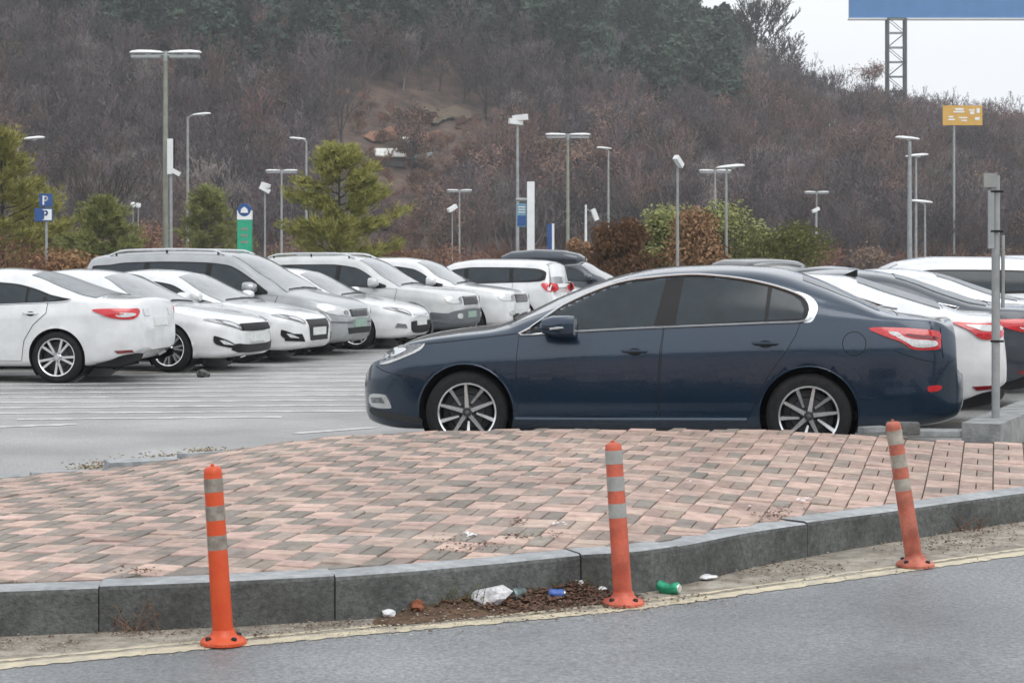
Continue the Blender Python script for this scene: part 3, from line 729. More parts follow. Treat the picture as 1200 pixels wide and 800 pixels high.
    if sp.get('rails'):
        a, b, yo = sp['rails']
        for sg in (-1, 1):
            P = [pt(x, sg * yo) + Vector((0, 0, .012 + .05 * min(1, (x - a) / .18, (b - x) / .18))) for x in np.linspace(a, b, 24)]
            rl = MB().tube(P, .02, 8, flat=.75).build('roof_rail', M[sp.get('railmat', 'chrome')], root)
            for x in (a + .12, (a + b) / 2, b - .12): MB().tube([pt(x, sg * yo), pt(x, sg * yo) + Vector((0, 0, .05))], .018, 6).build('rail_foot', M['blacktrim'], rl)
    if sp.get('fin'):
        x = sp['fin']; z = B.zt(x); MB().add([(x - .11, 0, z - .01), (x + .07, .03, z - .02), (x + .07, -.03, z - .02), (x + .06, .006, z + .06), (x + .06, -.006, z + .06), (x + .075, 0, z + .058)], [(0, 2, 4, 3), (0, 3, 1), (0, 4, 3), (1, 3, 5), (2, 5, 4), (1, 5, 2), (3, 4, 5), (0, 2, 4)]).build('antenna_fin', M['blacktrim'] if sp['paint'] != 'navy' else pm, root)
    MB().box((L * .5, 0, .24), (L * .8, B.hw2 * 1.2, .12)).build('underbody', M['liner'], root)
    return root
def place(root, anchor, world, ang):
    c, s = math.cos(ang), math.sin(ang); ax, ay = anchor
    root.location = (world[0] - (c * ax - s * ay), world[1] - (s * ax + c * ay), 0); root.rotation_euler = (0, 0, ang)
def dup_car(src, label, paint=None, old=None, name='car', group=None):
    def cp(o, par):
        c = o.copy(); COL.link(c); c.parent = par
        if paint and c.type == 'MESH' and c.data.materials and c.data.materials[0] == M[old]:
            c.material_slots[0].link = 'OBJECT'; c.material_slots[0].material = M[paint]
        for ch in list(o.children): cp(ch, c)
        return c
    r = cp(src, None); r.name = name; r['label'] = label
    if group: r['group'] = group
    elif 'group' in r: del r['group']
    return r
# ------------------------------------------------------------------ the navy saloon, proportions read off the photograph
WR = .334
def hub(px, py): a, b = ray(px, py); D = (WR - HC) / b; return Vector((a * D, D))
HF, HR = hub(545.4, 482.9), hub(947.8, 487.5)
hd_ = (HR - HF).normalized(); hn_ = Vector((-hd_.y, hd_.x)); XF0 = .93; HYAW = math.atan2(hd_.y, hd_.x)
def hs(px, py, off=0.):
    a, b = ray(px, py); o = HF + hn_ * off; D = o.dot(hn_) / Vector((a, 1)).dot(hn_); P = Vector((a * D, D))
    return ((P - HF).dot(hd_) + XF0, HC + b * D)
def hp(pts, off=0.): return [hs(x, y, off) for x, y in pts]
WB = (HR - HF).length
top = hp([(470, 402), (500, 392.5), (550, 383.5), (587, 379), (606, 373), (633, 360), (660, 347), (700, 331.5), (733, 321.5), (767, 314.5), (800, 311.5), (850, 310), (890, 311.5), (920, 315), (955, 325.5), (990, 341), (1025, 357), (1045, 363.5), (1077, 368.5), (1098, 371.5)], .9)
LEN = hs(1123, 455, .5)[0] + .03
ztp = [(0, .60), (.02, .665), (.07, .705), (.16, .745), (.25, .775)] + [q for q in top if q[0] > .3] ; ztp = [q for q in ztp if q[0] < LEN - .09] + [(LEN - .088, hs(1108, 373, .5)[1]), (LEN - .078, 1.0), (LEN - .07, .84), (LEN - .062, .72), (LEN - .04, .69), (LEN - .012, .665), (LEN, .61)]
bl = hp([(440, 417), (470, 407), (497, 402), (550, 396), (613, 392), (673, 388), (773, 383), (895, 377.5), (944, 376), (990, 376), (1040, 376), (1090, 377)])
blp = [(0, .54), (.05, .62)] + [q for q in bl if q[0] > .12 and q[0] < LEN - .1] + [(LEN - .06, .92), (LEN, .64)]
DLO = hp([(612, 392.5), (622, 385), (633, 377), (660, 358), (700, 340), (733, 330), (767, 325.5), (800, 323), (825, 323), (867, 327), (902, 334), (930, 343), (944, 351), (949, 362), (945, 375.5), (895, 378.5), (773, 383.5), (673, 388.5)], .12)
gA = hp([(628, 386), (641, 376), (662, 361.5), (702, 343), (735, 333), (767, 328.5), (780, 327.5), (767, 382), (673, 387)], .12)
gB = hp([(801, 326), (825, 326), (866, 330), (900, 336.5), (895.5, 375), (792, 380.5)], .12)
gC = hp([(905, 338), (928, 346), (938, 353), (942, 362), (940, 373), (899.5, 375)], .12)
dF = hp([(608, 393), (640, 390.5), (673, 389.3), (720, 386.5), (777, 384.3), (773, 410), (771, 440), (770, 489), (690, 487.5), (607, 486), (605, 450), (606, 420)])
dB = hp([(778.5, 384.2), (850, 381), (938, 377.3), (932, 393), (920, 412), (906, 431), (893, 452), (884, 472), (878, 489), (773, 489), (774, 440), (776, 410)])
def ell(cx, cy, rx, ry, n=18): return [(cx + rx * math.cos(2 * math.pi * k / n), cy + ry * math.sin(2 * math.pi * k / n)) for k in range(n)]
tl = hp([(1018, 384.5), (1053, 384), (1080, 386), (1101, 389), (1103, 399), (1101, 409), (1085, 410), (1069, 409), (1056, 401), (1036, 394)])
tw_ = hp([(1040, 389.5), (1052, 389.5), (1060, 395), (1072, 398), (1096, 400), (1096, 406), (1073, 407), (1060, 400)])
hl = hp([(441, 426), (446, 415), (456, 408.5), (472, 405), (497, 402.7), (489, 409.5), (470, 417.5), (452, 424.5)])
hero_spec = dict(L=LEN, W=1.86, zt=ztp, belt=blp, zb=[(0, .30), (.08, .21), (.4, .17), (LEN - 1., .19), (LEN - .3, .25), (LEN - .06, .31), (LEN, .40)],
    crown=[(0, .04), (.5, .06), (1.3, .07), (1.7, .12), (2.2, .06), (3.2, .06), (3.7, .10), (4.1, .06), (LEN, .04)], lean=25, front=(.66, .42), rear=(.55, .56), paint='navy', hi=True, d=.022,
    side=[(0, .885), (.06, .93), (.14, .95), (.30, .966), (.45, .981), (.60, .996), (.70, 1.0), (.80, .992), (.9, .973), (1, .943)], crease=[(.72, .05, .006), (.17, .05, -.010)],
    xf=XF0, xr=XF0 + WB, R=WR, arch=.388, rim=.234, tw=.215, wheel='ten', steer=.12,
    regions=dict(fb=.5, fbz=.60, rb=.34, rbz=.66, hood=(.22, 1.33), trunk=(LEN - .60, LEN)), dlo=DLO, doors=[dF, dB], glass=[(0, gA), (1, gB), (1, gC)], handles=[hs(744, 411), hs(897, 402)], handle='navy',
    mirror=(hs(655, 380)[0], hs(652, 386)[1]), mirscale=1.05, mirx=1.75, wscr=(hs(612, 373, .9)[0], hs(742, 320, .9)[0], .93, .86), rscr=(hs(940, 321, .9)[0], hs(1026, 358, .9)[0], .74, .80), chrw=.0095,     rmat='glass', sill=hp([(603, 491), (700, 491.5), (875, 492)]), sillmat='navy',
    bits=[('headlamp', 'lampdark', 'S', hl, .004, .006), ('headlamp_projector', 'chrome', 'S', hp([(457, 412), (470, 408), (476, 410), (468, 415), (458, 418)]), .012, .006, 'headlamp'),
          ('running_light', 'clearlens', 'S', hp([(441, 427.5), (452, 424), (470, 417), (489, 409), (497, 402.5), (492, 410.5), (471, 420), (452, 427)]), .008, 0, 'headlamp'),
          ('tail_lamp', 'redlens', 'S', tl, .006, .012), ('tail_lamp_lens', 'clearlens', 'S', tw_, .014, .006, 'tail_lamp'), ('tail_lamp_line', 'redlens_dark', 'S', hp([(1062, 391.5), (1080, 393), (1097, 395), (1097, 398), (1075, 396.5), (1064, 394.5)]), .019, 0, 'tail_lamp'),
          ('fuel_flap_gap', 'seam', 'S', hp(ell(1001, 402.5, 14.2, 14.2)), .001), ('fuel_flap', 'navy', 'S', hp(ell(1001, 402.5, 13.2, 13.2)), .0025, 0, 'fuel_flap_gap'),
          ('rear_reflector', 'redlens', 'S', hp([(1088, 453), (1103, 452), (1104, 456), (1098, 459), (1089, 459)]), .004),
          ('fog_lamp_surround', 'chrome', 'S', hp([(428, 464), (447, 462.5), (452, 466), (457, 476), (454, 479), (430, 477.5)]), .010), ('fog_lamp', 'lampdark', 'S', hp([(430, 467), (445, 466), (449, 473), (432, 473.5)]), .014, .003, 'fog_lamp_surround'),
          ('front_lip', 'alloy_dark', 'S', hp([(427, 480), (440, 482), (470, 486), (491, 490), (491, 496), (460, 493), (431, 488)]), .006),
          ('pillar_trim', 'chrome', 'S', hp([(930, 342), (946, 346), (956, 354), (958, 362), (954, 373), (949, 377.5), (940, 377.2), (945, 372), (948, 362), (944, 352)], .1), .006),
          ('grille', 'alloy_dark', 'f', [(-.42, .50), (.42, .50), (.47, .62), (-.47, .62)], .004), ('number_plate', 'plate', 'f', [(-.26, .40), (.26, .40), (.26, .51), (-.26, .51)], .012), ('rear_number_plate', 'plate', 'r', [(-.26, .74), (.26, .74), (.26, .85), (-.26, .85)], .012),
          ('boot_lamp', 'clearlens', 'R', [(.47, .86), (.58, .86), (.60, .97), (.47, .96)], .006)],
    lines=[('S', hp([(498, 403), (520, 401), (560, 396.5), (606, 391)])), ('S', hp([(1052, 412), (1075, 420), (1098, 425)])), ('S', hp([(436, 430), (450, 436), (480, 441), (503, 446)])), ('S', hp([(1103, 384), (1104, 400), (1106, 420)])), ('T', [(hs(1046, 364, .9)[0], y) for y in np.linspace(0, .66, 8)])])
hero = build_car(hero_spec, 'dark navy blue saloon with chrome window trim parked beside the pink pavement', 'saloon_car')
place(hero, (XF0, -(.93 - .022)), HF, HYAW)
# ------------------------------------------------------------------ the other models
def sedan(paint, H=1.475, L=4.85, xf=.95, xr=3.755, wheel='split', **kw):
    k = H / 1.475
    zt = [(0, .60), (.02, .66), (.08, .71), (.2, .765), (.5, .84), (.95, .925), (1.25, .98), (1.42, 1.07), (1.65, 1.195), (1.9, 1.315), (2.15, 1.405), (2.5, 1.462), (2.8, 1.475), (3.1, 1.455), (3.4, 1.395), (3.75, 1.28), (4.1, 1.165), (4.3, 1.115), (4.5, 1.10), (L - .1, 1.085), (L - .07, 1.04), (L - .04, .9), (L, .70)]
    s = dict(L=L, W=1.86, zt=[(a, b * k) for a, b in zt], belt=[(0, .54), (.05, .62), (.25, .71), (.6, .79), (1.2, .895), (2, .945), (3, .985), (3.8, 1.02), (4.3, 1.03), (L - .1, 1.0), (L - .05, .9), (L, .64)],
        zb=[(0, .32), (.08, .23), (.4, .19), (L - 1, .2), (L - .3, .27), (L, .42)], crown=[(0, .04), (.5, .06), (1.3, .07), (1.7, .12), (2.2, .06), (3.2, .06), (3.8, .09), (L, .04)], paint=paint, d=.045, front=(.75, .42), rear=(.55, .6),
        xf=xf, xr=xr, R=.334, arch=.372, rim=.24, wheel=wheel, crease=[(.80, .07, .008), (.18, .06, -.008)],
        regions=dict(hood=(.25, 1.22), trunk=(L - .6, L)), lean=25,
        dlo=[(1.42, .935), (1.62, 1.075), (1.85, 1.195), (2.1, 1.295), (2.4, 1.36), (2.7, 1.375), (3.0, 1.355), (3.35, 1.28), (3.7, 1.165), (3.93, 1.07), (3.7, 1.035), (3.0, 1.005), (2, .965)],
        doors=[[(1.24, .91), (1.7, .93), (2.53, .975), (2.52, .7), (2.5, .29), (1.28, .28), (1.22, .6)], [(2.545, .975), (3.1, .998), (3.63, 1.02), (3.62, .9), (3.45, .75), (3.33, .55), (3.28, .29), (2.52, .29), (2.535, .7)]],
        glass=[(0, [(1.5, .955), (1.65, 1.065), (1.87, 1.18), (2.12, 1.275), (2.42, 1.335), (2.48, 1.335), (2.5, .985), (2.0, .975)]), (1, [(2.57, .995), (2.56, 1.342), (2.72, 1.347), (3.0, 1.328), (3.32, 1.255), (3.33, 1.03), (3.0, 1.018)]), (1, [(3.36, 1.033), (3.36, 1.245), (3.68, 1.145), (3.86, 1.075), (3.68, 1.05)])],
        handles=[(2.36, .86), (3.42, .895)], mirror=(1.62, .985), rmat='rearglass', wscr=(1.27, 2.12, .93, .86), rscr=(3.3, 4.22, .82, .88), chrw=.007,
        bits=[('headlamp', 'lampdark', 'F', [(.50, .60), (.62, .63), (.80, .70), (.86, .75), (.70, .73), (.52, .665)], .006, .01), ('headlamp_projector', 'clearlens', 'F', [(.56, .615), (.63, .64), (.74, .69), (.72, .705), (.60, .665)], .016, .004, 'headlamp'),
              ('grille', 'alloy_dark', 'f', [(-.46, .58), (.46, .58), (.49, .665), (.2, .675), (-.2, .675), (-.49, .665)], .004), ('lower_intake', 'blacktrim', 'f', [(-.55, .28), (.55, .28), (.62, .40), (.3, .385), (-.3, .385), (-.62, .40)], .005),
              ('fog_lamp_surround', 'blacktrim', 'F', [(.58, .36), (.80, .50), (.84, .51), (.82, .40), (.66, .345)], .006), ('fog_lamp', 'clearlens', 'F', [(.64, .385), (.76, .455), (.80, .46), (.76, .40)], .012, 0, 'fog_lamp_surround'),
              ('number_plate', 'plate', 'f', [(-.26, .42), (.26, .42), (.26, .54), (-.26, .54)], .016),
              ('tail_lamp', 'redlens', 'S', [(L - .62, .94), (L - .4, .955), (L - .16, .955), (L - .07, .95), (L - .07, .86), (L - .15, .82), (L - .32, .83), (L - .5, .885)], .006, .012), ('tail_lamp_lens', 'clearlens', 'S', [(L - .3, .90), (L - .12, .90), (L - .1, .87), (L - .2, .845), (L - .3, .86)], .016, 0, 'tail_lamp'),
              ('boot_lamp', 'clearlens', 'R', [(.40, .85), (.60, .86), (.61, .95), (.40, .94)], .006), ('rear_number_plate', 'plate', 'r', [(-.26, .72), (.26, .72), (.26, .83), (-.26, .83)], .012),
              ('rear_reflector', 'redlens_dark', 'S', [(L - .34, .42), (L - .14, .43), (L - .12, .40), (L - .3, .385)], .006), ('rear_diffuser', 'blacktrim', 'S', [(L - .62, .235), (L - .4, .30), (L - .25, .36), (L - .06, .385), (L - .04, .35), (L - .1, .28), (L - .4, .22)], .006), ('exhaust', 'chrome', 'R', [(.5, .31), (.66, .31), (.67, .36), (.5, .36)], .012)],
        lines=[('T', [(L - .58, y) for y in np.linspace(0, .62, 6)])])
    s.update(kw); return s
def suv(paint, L=4.57, H=1.70, xf=.92, xr=3.63, wheel='six', **kw):
    z = H
    s = dict(L=L, W=1.86, zt=[(0, .72), (.02, .82), (.06, .93), (.15, .99), (.5, 1.05), (1.0, 1.10), (1.15, 1.125), (1.35, 1.24), (1.6, z - .30), (1.85, z - .15), (2.15, z - .05), (2.6, z), (3.3, z - .005), (3.9, z - .03), (4.2, z - .06), (4.32, z - .12), (4.42, z - .38), (L - .08, z - .62), (L - .03, .95), (L, .80)],
        belt=[(0, .64), (.05, .80), (.3, .92), (1.1, 1.03), (2, 1.06), (3.5, 1.10), (4.3, 1.11), (L - .06, 1.0), (L, .72)], zb=[(0, .40), (.1, .32), (.4, .28), (L - .6, .30), (L - .2, .38), (L, .50)],
        crown=[(0, .03), (.5, .05), (1.2, .06), (1.6, .11), (2.1, .05), (4, .05), (4.3, .08), (L, .04)], lean=17, paint=paint, d=.05, front=(.55, .55), rear=(.42, .68), xf=xf, xr=xr, R=.365, arch=.42, rim=.235, tw=.24, wheel=wheel,
        crease=[(.82, .08, .007)], regions=dict(hood=(.2, 1.12), trunk=(L - .34, L), tname='tailgate', fb=.42, fbz=.74, rb=.34, rbz=.75),
        dlo=[(1.42, 1.07), (1.6, 1.24), (1.8, z - .24), (2.1, z - .15), (2.6, z - .12), (3.4, z - .125), (3.9, z - .15), (4.12, z - .22), (4.17, z - .36), (4.05, 1.15), (3.2, 1.12), (2, 1.085)],
        doors=[[(1.2, 1.04), (1.8, 1.06), (2.42, 1.085), (2.42, .75), (2.42, .42), (1.33, .42), (1.24, .8)], [(2.435, 1.085), (3.0, 1.10), (3.46, 1.115), (3.45, .98), (3.3, .86), (3.18, .7), (3.13, .42), (2.435, .42)]],
        glass=[(0, [(1.5, 1.095), (1.64, 1.235), (1.83, z - .265), (2.1, z - .18), (2.36, z - .155), (2.38, 1.11), (2, 1.10)]), (1, [(2.47, 1.115), (2.46, z - .15), (2.9, z - .148), (3.2, z - .15), (3.36, z - .152), (3.38, 1.145), (3, 1.13)]), (-1, [(3.47, 1.15), (3.45, z - .155), (3.85, z - .175), (4.06, z - .24), (4.1, z - .36), (4.0, 1.18)])],
        handles=[(2.27, .97), (3.30, 1.0)], mirror=(1.62, 1.14), mirscale=1.15, wscr=(1.17, 2.05, .94, .88), rscr=(4.27, L - .12, .9, .9), chrome=False, rails=(2.15, 3.95, .6),
        bits=[('headlamp', 'clearlens', 'F', [(.50, .78), (.80, .78), (.86, .83), (.84, .90), (.70, .915), (.50, .90)], .008, .01), ('headlamp_projector', 'lampdark', 'F', [(.55, .81), (.64, .80), (.68, .85), (.62, .89), (.55, .88)], .02, .006, 'headlamp'),
              ('grille', 'alloy_dark', 'f', [(-.42, .74), (.42, .74), (.46, .90), (-.46, .90)], .006), ('bumper_guard', 'cladding', 'f', [(-.80, .40), (.80, .40), (.84, .60), (.5, .66), (-.5, .66), (-.84, .60)], .008),
              ('fog_lamp', 'clearlens', 'F', [(.58, .50), (.70, .50), (.72, .56), (.68, .59), (.58, .57)], .016), ('number_plate', 'plate_green', 'f', [(-.26, .50), (.26, .50), (.26, .62), (-.26, .62)], .02),
              ('tail_lamp', 'redlens', 'S', [(L - .36, 1.10), (L - .2, 1.12), (L - .08, 1.10), (L - .05, .98), (L - .15, .93), (L - .28, .98)], .008, .012), ('rear_number_plate', 'plate', 'r', [(-.26, .80), (.26, .80), (.26, .91), (-.26, .91)], .012), ('rear_lamp', 'redlens', 'R', [(.50, .95), (.68, .95), (.70, 1.07), (.5, 1.05)], .008)],
        grille=(-.40, .40, .75, .90, 4), lines=[])
    s.update(kw); return s
def van(paint, L=4.93, **kw):
    s = suv(paint, L=L, H=1.76, xf=.96, xr=3.86, wheel='split')
    z = 1.76
    s.update(W=1.9, zt=[(0, .62), (.02, .72), (.07, .82), (.2, .90), (.5, .985), (.85, 1.06), (1.0, 1.10), (1.25, 1.27), (1.5, 1.43), (1.8, 1.60), (2.1, 1.70), (2.5, z - .015), (3.2, z), (4.0, z - .02), (4.5, z - .05), (4.68, z - .1), (L - .13, 1.35), (L - .06, 1.0), (L, .75)],
        belt=[(0, .56), (.05, .68), (.3, .82), (1.0, .98), (2, 1.02), (3.5, 1.05), (4.6, 1.06), (L - .06, .98), (L, .66)], zb=[(0, .34), (.1, .24), (.4, .20), (L - .6, .22), (L - .2, .3), (L, .45)], front=(.75, .45), R=.335, arch=.38, rim=.22,
        dlo=[(1.3, 1.02), (1.5, 1.19), (1.75, 1.38), (2.0, 1.52), (2.3, 1.59), (3.0, 1.615), (4.0, 1.60), (4.45, 1.56), (4.6, 1.48), (4.62, 1.25), (4.5, 1.10), (3.2, 1.075), (2, 1.04)],
        doors=[[(1.12, .985), (1.6, 1.005), (2.42, 1.035), (2.42, .7), (2.42, .32), (1.36, .31), (1.2, .7)], [(2.44, 1.036), (3.0, 1.05), (3.6, 1.06), (3.55, .85), (3.4, .6), (3.37, .32), (2.44, .32)]],
        glass=[(0, [(1.4, 1.05), (1.56, 1.19), (1.8, 1.37), (2.03, 1.49), (2.3, 1.56), (2.36, 1.562), (2.38, 1.065), (2.0, 1.055)]), (1, [(2.47, 1.07), (2.46, 1.575), (2.9, 1.59), (3.3, 1.588), (3.52, 1.585), (3.54, 1.095), (3, 1.085)]), (-1, [(3.64, 1.10), (3.62, 1.582), (4.0, 1.575), (4.42, 1.535), (4.55, 1.46), (4.56, 1.26), (4.46, 1.125)])],
        handles=[(2.27, .92), (2.62, .93)], mirror=(1.56, 1.09), mirscale=1.3, wscr=(1.0, 2.08, .93, .88), rscr=(4.66, L - .08, .9, .9), rails=(2.2, 4.35, .62), regions=dict(hood=(.2, .98), trunk=(L - .3, L), tname='tailgate', fb=.5, fbz=.62),
        bits=[('headlamp', 'clearlens', 'F', [(.46, .66), (.62, .66), (.82, .70), (.90, .80), (.84, .86), (.66, .80), (.48, .745)], .008, .012), ('headlamp_projector', 'lampdark', 'F', [(.53, .68), (.60, .68), (.64, .72), (.6, .745), (.53, .73)], .022, .006, 'headlamp'),
              ('grille', 'alloy_dark', 'f', [(-.36, .64), (.36, .64), (.40, .76), (-.40, .76)], .006), ('lower_intake', 'blacktrim', 'f', [(-.5, .36), (.5, .36), (.54, .46), (-.54, .46)], .006), ('number_plate', 'plate_green', 'f', [(-.26, .47), (.26, .47), (.26, .6), (-.26, .6)], .018),
              ('bumper_strip', 'cladding', 'F', [(.4, .53), (.8, .55), (.93, .58), (.93, .6), (.8, .575), (.4, .555)], .008), ('tail_lamp', 'redlens', 'S', [(L - .3, 1.15), (L - .1, 1.14), (L - .06, .9), (L - .2, .88)], .008)], grille=(-.35, .35, .655, .755, 3))
    s.update(kw); return s
GL = 'cars parked in the far row across the lot'
aL = R(-16); aLr = R(164)
def wp(px, D): return ((px - 600) / F * D, D)
def near_left(sp): return -(sp['W'] / 2 - .022)
s1 = sedan('white', wheel='split')
c1 = build_car(s1, 'white saloon showing its red tail lamp and rear wheel, seen from behind', 'saloon_car', group=GL); place(c1, (s1['xr'], near_left(s1)), wp(66, 24.0), R(-7))
s2 = sedan('white', wheel='swirl', H=1.455, brows=[(.50, .672), (.6, .695), (.72, .735), (.84, .757)], grille=(-.44, .44, .59, .665, 3), gmat='alloy_dark')
s2['bits'] = [(a if a[0] != 'grille' else ('grille', 'seam') + a[2:]) for a in s2['bits']]
c2 = build_car(s2, 'white saloon with black grille and pointed fog lamp surrounds facing out of its bay', 'saloon_car', group=GL); place(c2, (s2['xf'], -near_left(s2)), wp(197, 26.4), aLr)
s3 = sedan('white', wheel='split', H=1.44)
s3['bits'] = [b for b in s3['bits'] if b[0] not in ('grille', 'lower_intake')] + [('grille', 'blacktrim', 'f', [(-.34, .34), (.34, .34), (.42, .66), (-.42, .66)], .006), ('side_intake', 'blacktrim', 'F', [(.52, .33), (.80, .35), (.82, .46), (.6, .45)], .006)]
c3 = build_car(s3, 'white saloon with a tall dark grille tucked in beside the silver minivan', 'saloon_car', group=GL); place(c3, (s3['xf'], -near_left(s3)), wp(280, 28.8), aLr)
s4 = van('silver'); c4 = build_car(s4, 'silver minivan with roof rails and green number plate facing out of its bay', 'minivan', group=GL); place(c4, (s4['xf'], -near_left(s4)), wp(335, 31.1), aLr)
s5 = sedan('white', H=1.45, L=4.6, xf=.92, xr=3.62, wheel='split')
for key in ('dlo',): s5[key] = [(a - .05, b) for a, b in s5[key]]
s5['bits'] = [b for b in s2['bits'] if b[0] not in ('grille', 'lower_intake', 'fog_lamp_surround', 'fog_lamp')] + [('grille', 'chrome', 'f', [(-.34, .60), (.34, .60), (.36, .63), (-.36, .63)], .006), ('lower_intake', 'seam', 'f', [(-.40, .30), (.40, .30), (.52, .46), (.4, .50), (-.4, .50), (-.52, .46)], .006), ('fog_lamp', 'lampdark', 'F', [(.62, .38), (.80, .40), (.78, .47), (.66, .45)], .01)]
s5['L'] = 4.85; s5['xr'] = 3.755
c5 = build_car(s5, 'white saloon half hidden between the silver minivan and the sport utility vehicle with grey cladding', 'saloon_car', group=GL); place(c5, (s5['xf'], -near_left(s5)), wp(417, 33.4), aLr)
s6 = suv('pearl', clad=.60, flare=.022, H=1.70); c6 = build_car(s6, 'white sport utility vehicle with grey lower cladding, roof rails and barred grille', 'sport_utility_vehicle', cat='suv', group=GL); place(c6, (s6['xf'], -near_left(s6)), wp(481, 35.4), aLr)
s7 = suv('white', H=1.66, rails=None); s7['bits'] = [(b[0], 'blacktrim', 'f', [(-.6, .42), (.6, .42), (.64, .52), (-.64, .52)], .006) if b[0] == 'bumper_guard' else (('number_plate', 'plate') + b[2:] if b[0] == 'number_plate' else b) for b in s7['bits']]; c7 = build_car(s7, 'plain white sport utility vehicle without cladding behind the one with grey cladding', 'sport_utility_vehicle', cat='suv', group=GL); place(c7, (s7['xf'], -near_left(s7)), wp(546, 37.8), aLr)
s8 = suv('white', L=4.44, H=1.63, xr=3.56, rails=None, wheel='split')
s8['zt'] = [(a if a < 4 else a - .13, b) for a, b in s8['zt']]
s8['rscr'] = (4.12, 4.30, .9, .9)
s8['glass'] = [g for g in s8['glass']]
c8 = build_car(s8, 'white hatchback with a round-ended red tail lamp high on its corner', 'hatchback_car', group=GL); place(c8, (s8['L'], -.8), wp(655, 39.3), aL)
c9 = dup_car(c1, 'white saloon carrying a long black roof box', name='saloon_car', group=GL); place(c9, (s1['xf'], -near_left(s1)), wp(676, 43.0), aLr)
c10 = dup_car(c7, 'charcoal sport utility vehicle with pale window line behind the roof box', 'charcoal', 'white', 'sport_utility_vehicle', GL); place(c10, (s7['xf'], -near_left(s7)), wp(722, 47.5), aLr)
# roof box on the white saloon
mb = MB(); Vb = []; k = 16
for t, hw, h0, h1 in ((0, .10, .10, .16), (.06, .27, .05, .25), (.3, .36, .02, .34), (.9, .39, .0, .39), (1.5, .38, .0, .36), (1.85, .33, .03, .28), (1.97, .15, .10, .2)):
    for q in range(k):
        a = 2 * math.pi * q / k; cy, cz = math.cos(a), math.sin(a); cy = math.copysign(abs(cy) ** .6, cy); cz = math.copysign(abs(cz) ** .75, cz)
        Vb.append((t, hw * cy, (h0 + h1) / 2 + (h1 - h0) / 2 * cz))
mb.add(Vb, [(i * k + q, i * k + (q + 1) % k, (i + 1) * k + (q + 1) % k, (i + 1) * k + q) for i in range(6) for q in range(k)] + [tuple(range(k))[::-1], tuple(range(6 * k, 7 * k))], True)
rb = thing('roof_box', 'long streamlined black roof box on the roof of a white saloon', 'roof box'); mb.build('box_shell', M['charcoal'], rb)
for x in (.5, 1.4):
    MB().tube([(x, -.62, -.05), (x, 0, -.015), (x, .62, -.05)], .02, 6).build('cross_bar', M['blacktrim'], rb)
rb.location = (*at(588, 300, 43.2).xy, 1.465); rb.rotation_euler = (0, 0, aL)
# ------------------------------------------------------------------ right-hand row, beyond the navy saloon
GR = 'cars parked in the row beyond the navy saloon'
hb = Vector((*(HR + hd_ * 1.05), 0)); step = Vector((.98, 2.42))
hl_ = sedan('white', wheel='split', H=1.455)
hl_['bits'] = [b for b in hl_['bits'] if b[0] not in ('tail_lamp', 'tail_lamp_lens')] + [('tail_lamp', 'redlens', 'S', [(4.85 - .52, 1.0), (4.85 - .3, .99), (4.85 - .08, .985), (4.85 - .06, .88), (4.85 - .14, .85), (4.85 - .26, .85), (4.85 - .38, .93)], .008, .01), ('tail_lamp_lens', 'clearlens', 'S', [(4.85 - .40, .975), (4.85 - .1, .965), (4.85 - .1, .925), (4.85 - .24, .92), (4.85 - .34, .95)], .02, 0, 'tail_lamp')]
hl_['zt'] = [q for q in hl_['zt'] if q[0] < 3.2 or q[0] > 4.4] + [(3.4, 1.42), (3.75, 1.325), (4.1, 1.215), (4.3, 1.15)]
hl_['dlo'] = [(1.42, .935), (1.62, 1.075), (1.85, 1.195), (2.1, 1.295), (2.4, 1.36), (2.7, 1.375), (3.0, 1.37), (3.35, 1.335), (3.65, 1.275), (3.84, 1.20), (3.78, 1.15), (3.5, 1.11), (3.0, 1.06), (2, .98)]
hl_['glass'] = hl_['glass'][:2] + [(-1, [(3.36, 1.125), (3.36, 1.30), (3.62, 1.25), (3.78, 1.195), (3.72, 1.165)])]; hl_['fin'] = 3.45; hl_['rscr'] = (3.5, 4.24, .80, .86)
r2 = build_car(hl_, 'white saloon right behind the navy saloon with its tail lamp beside the steel post', 'saloon_car', group=GR)
place(r2, (4.85, -.6), (600 * 0 + (1180 - 600) / F * 17.25, 17.25), HYAW)
r3 = dup_car(c1, 'charcoal saloon beyond the white saloon, its dark rear end past the steel post', 'charcoal', 'white', 'saloon_car', GR); place(r3, (4.85, -.6), ((1226 - 600) / F * 19.7, 19.7), HYAW)
r4 = dup_car(c1, 'white saloon between the charcoal saloon and the white estate with long roof', name='saloon_car', group=GR); place(r4, (4.85, -.6), ((1255 - 600) / F * 22.2, 22.2), HYAW)
r5 = dup_car(c8, 'white high-roofed hatchback with long dark side windows beyond the row of saloons', name='hatchback_car', group=GR); place(r5, (4.44, -.6), ((1262 - 600) / F * 25.5, 25.5), HYAW)
r6 = dup_car(c7, 'white high-roofed car farthest along the row beyond the steel post', name='hatchback_car', group=GR); place(r6, (4.5, -.6), ((1345 - 600) / F * 28.5, 28.5), HYAW)
r7 = dup_car(c7, 'black sport utility vehicle whose roof shows over the navy saloon', 'black_paint', 'white', 'sport_utility_vehicle', GR); place(r7, (2.8, 0), ((880 - 600) / F * 46, 46), R(-72))
r8 = dup_car(c1, 'charcoal saloon whose roof shows just above the white saloon behind the navy one', 'charcoal', 'white', 'saloon_car', GR); place(r8, (2.7, 0), ((968 - 600) / F * 40, 40), R(-30))
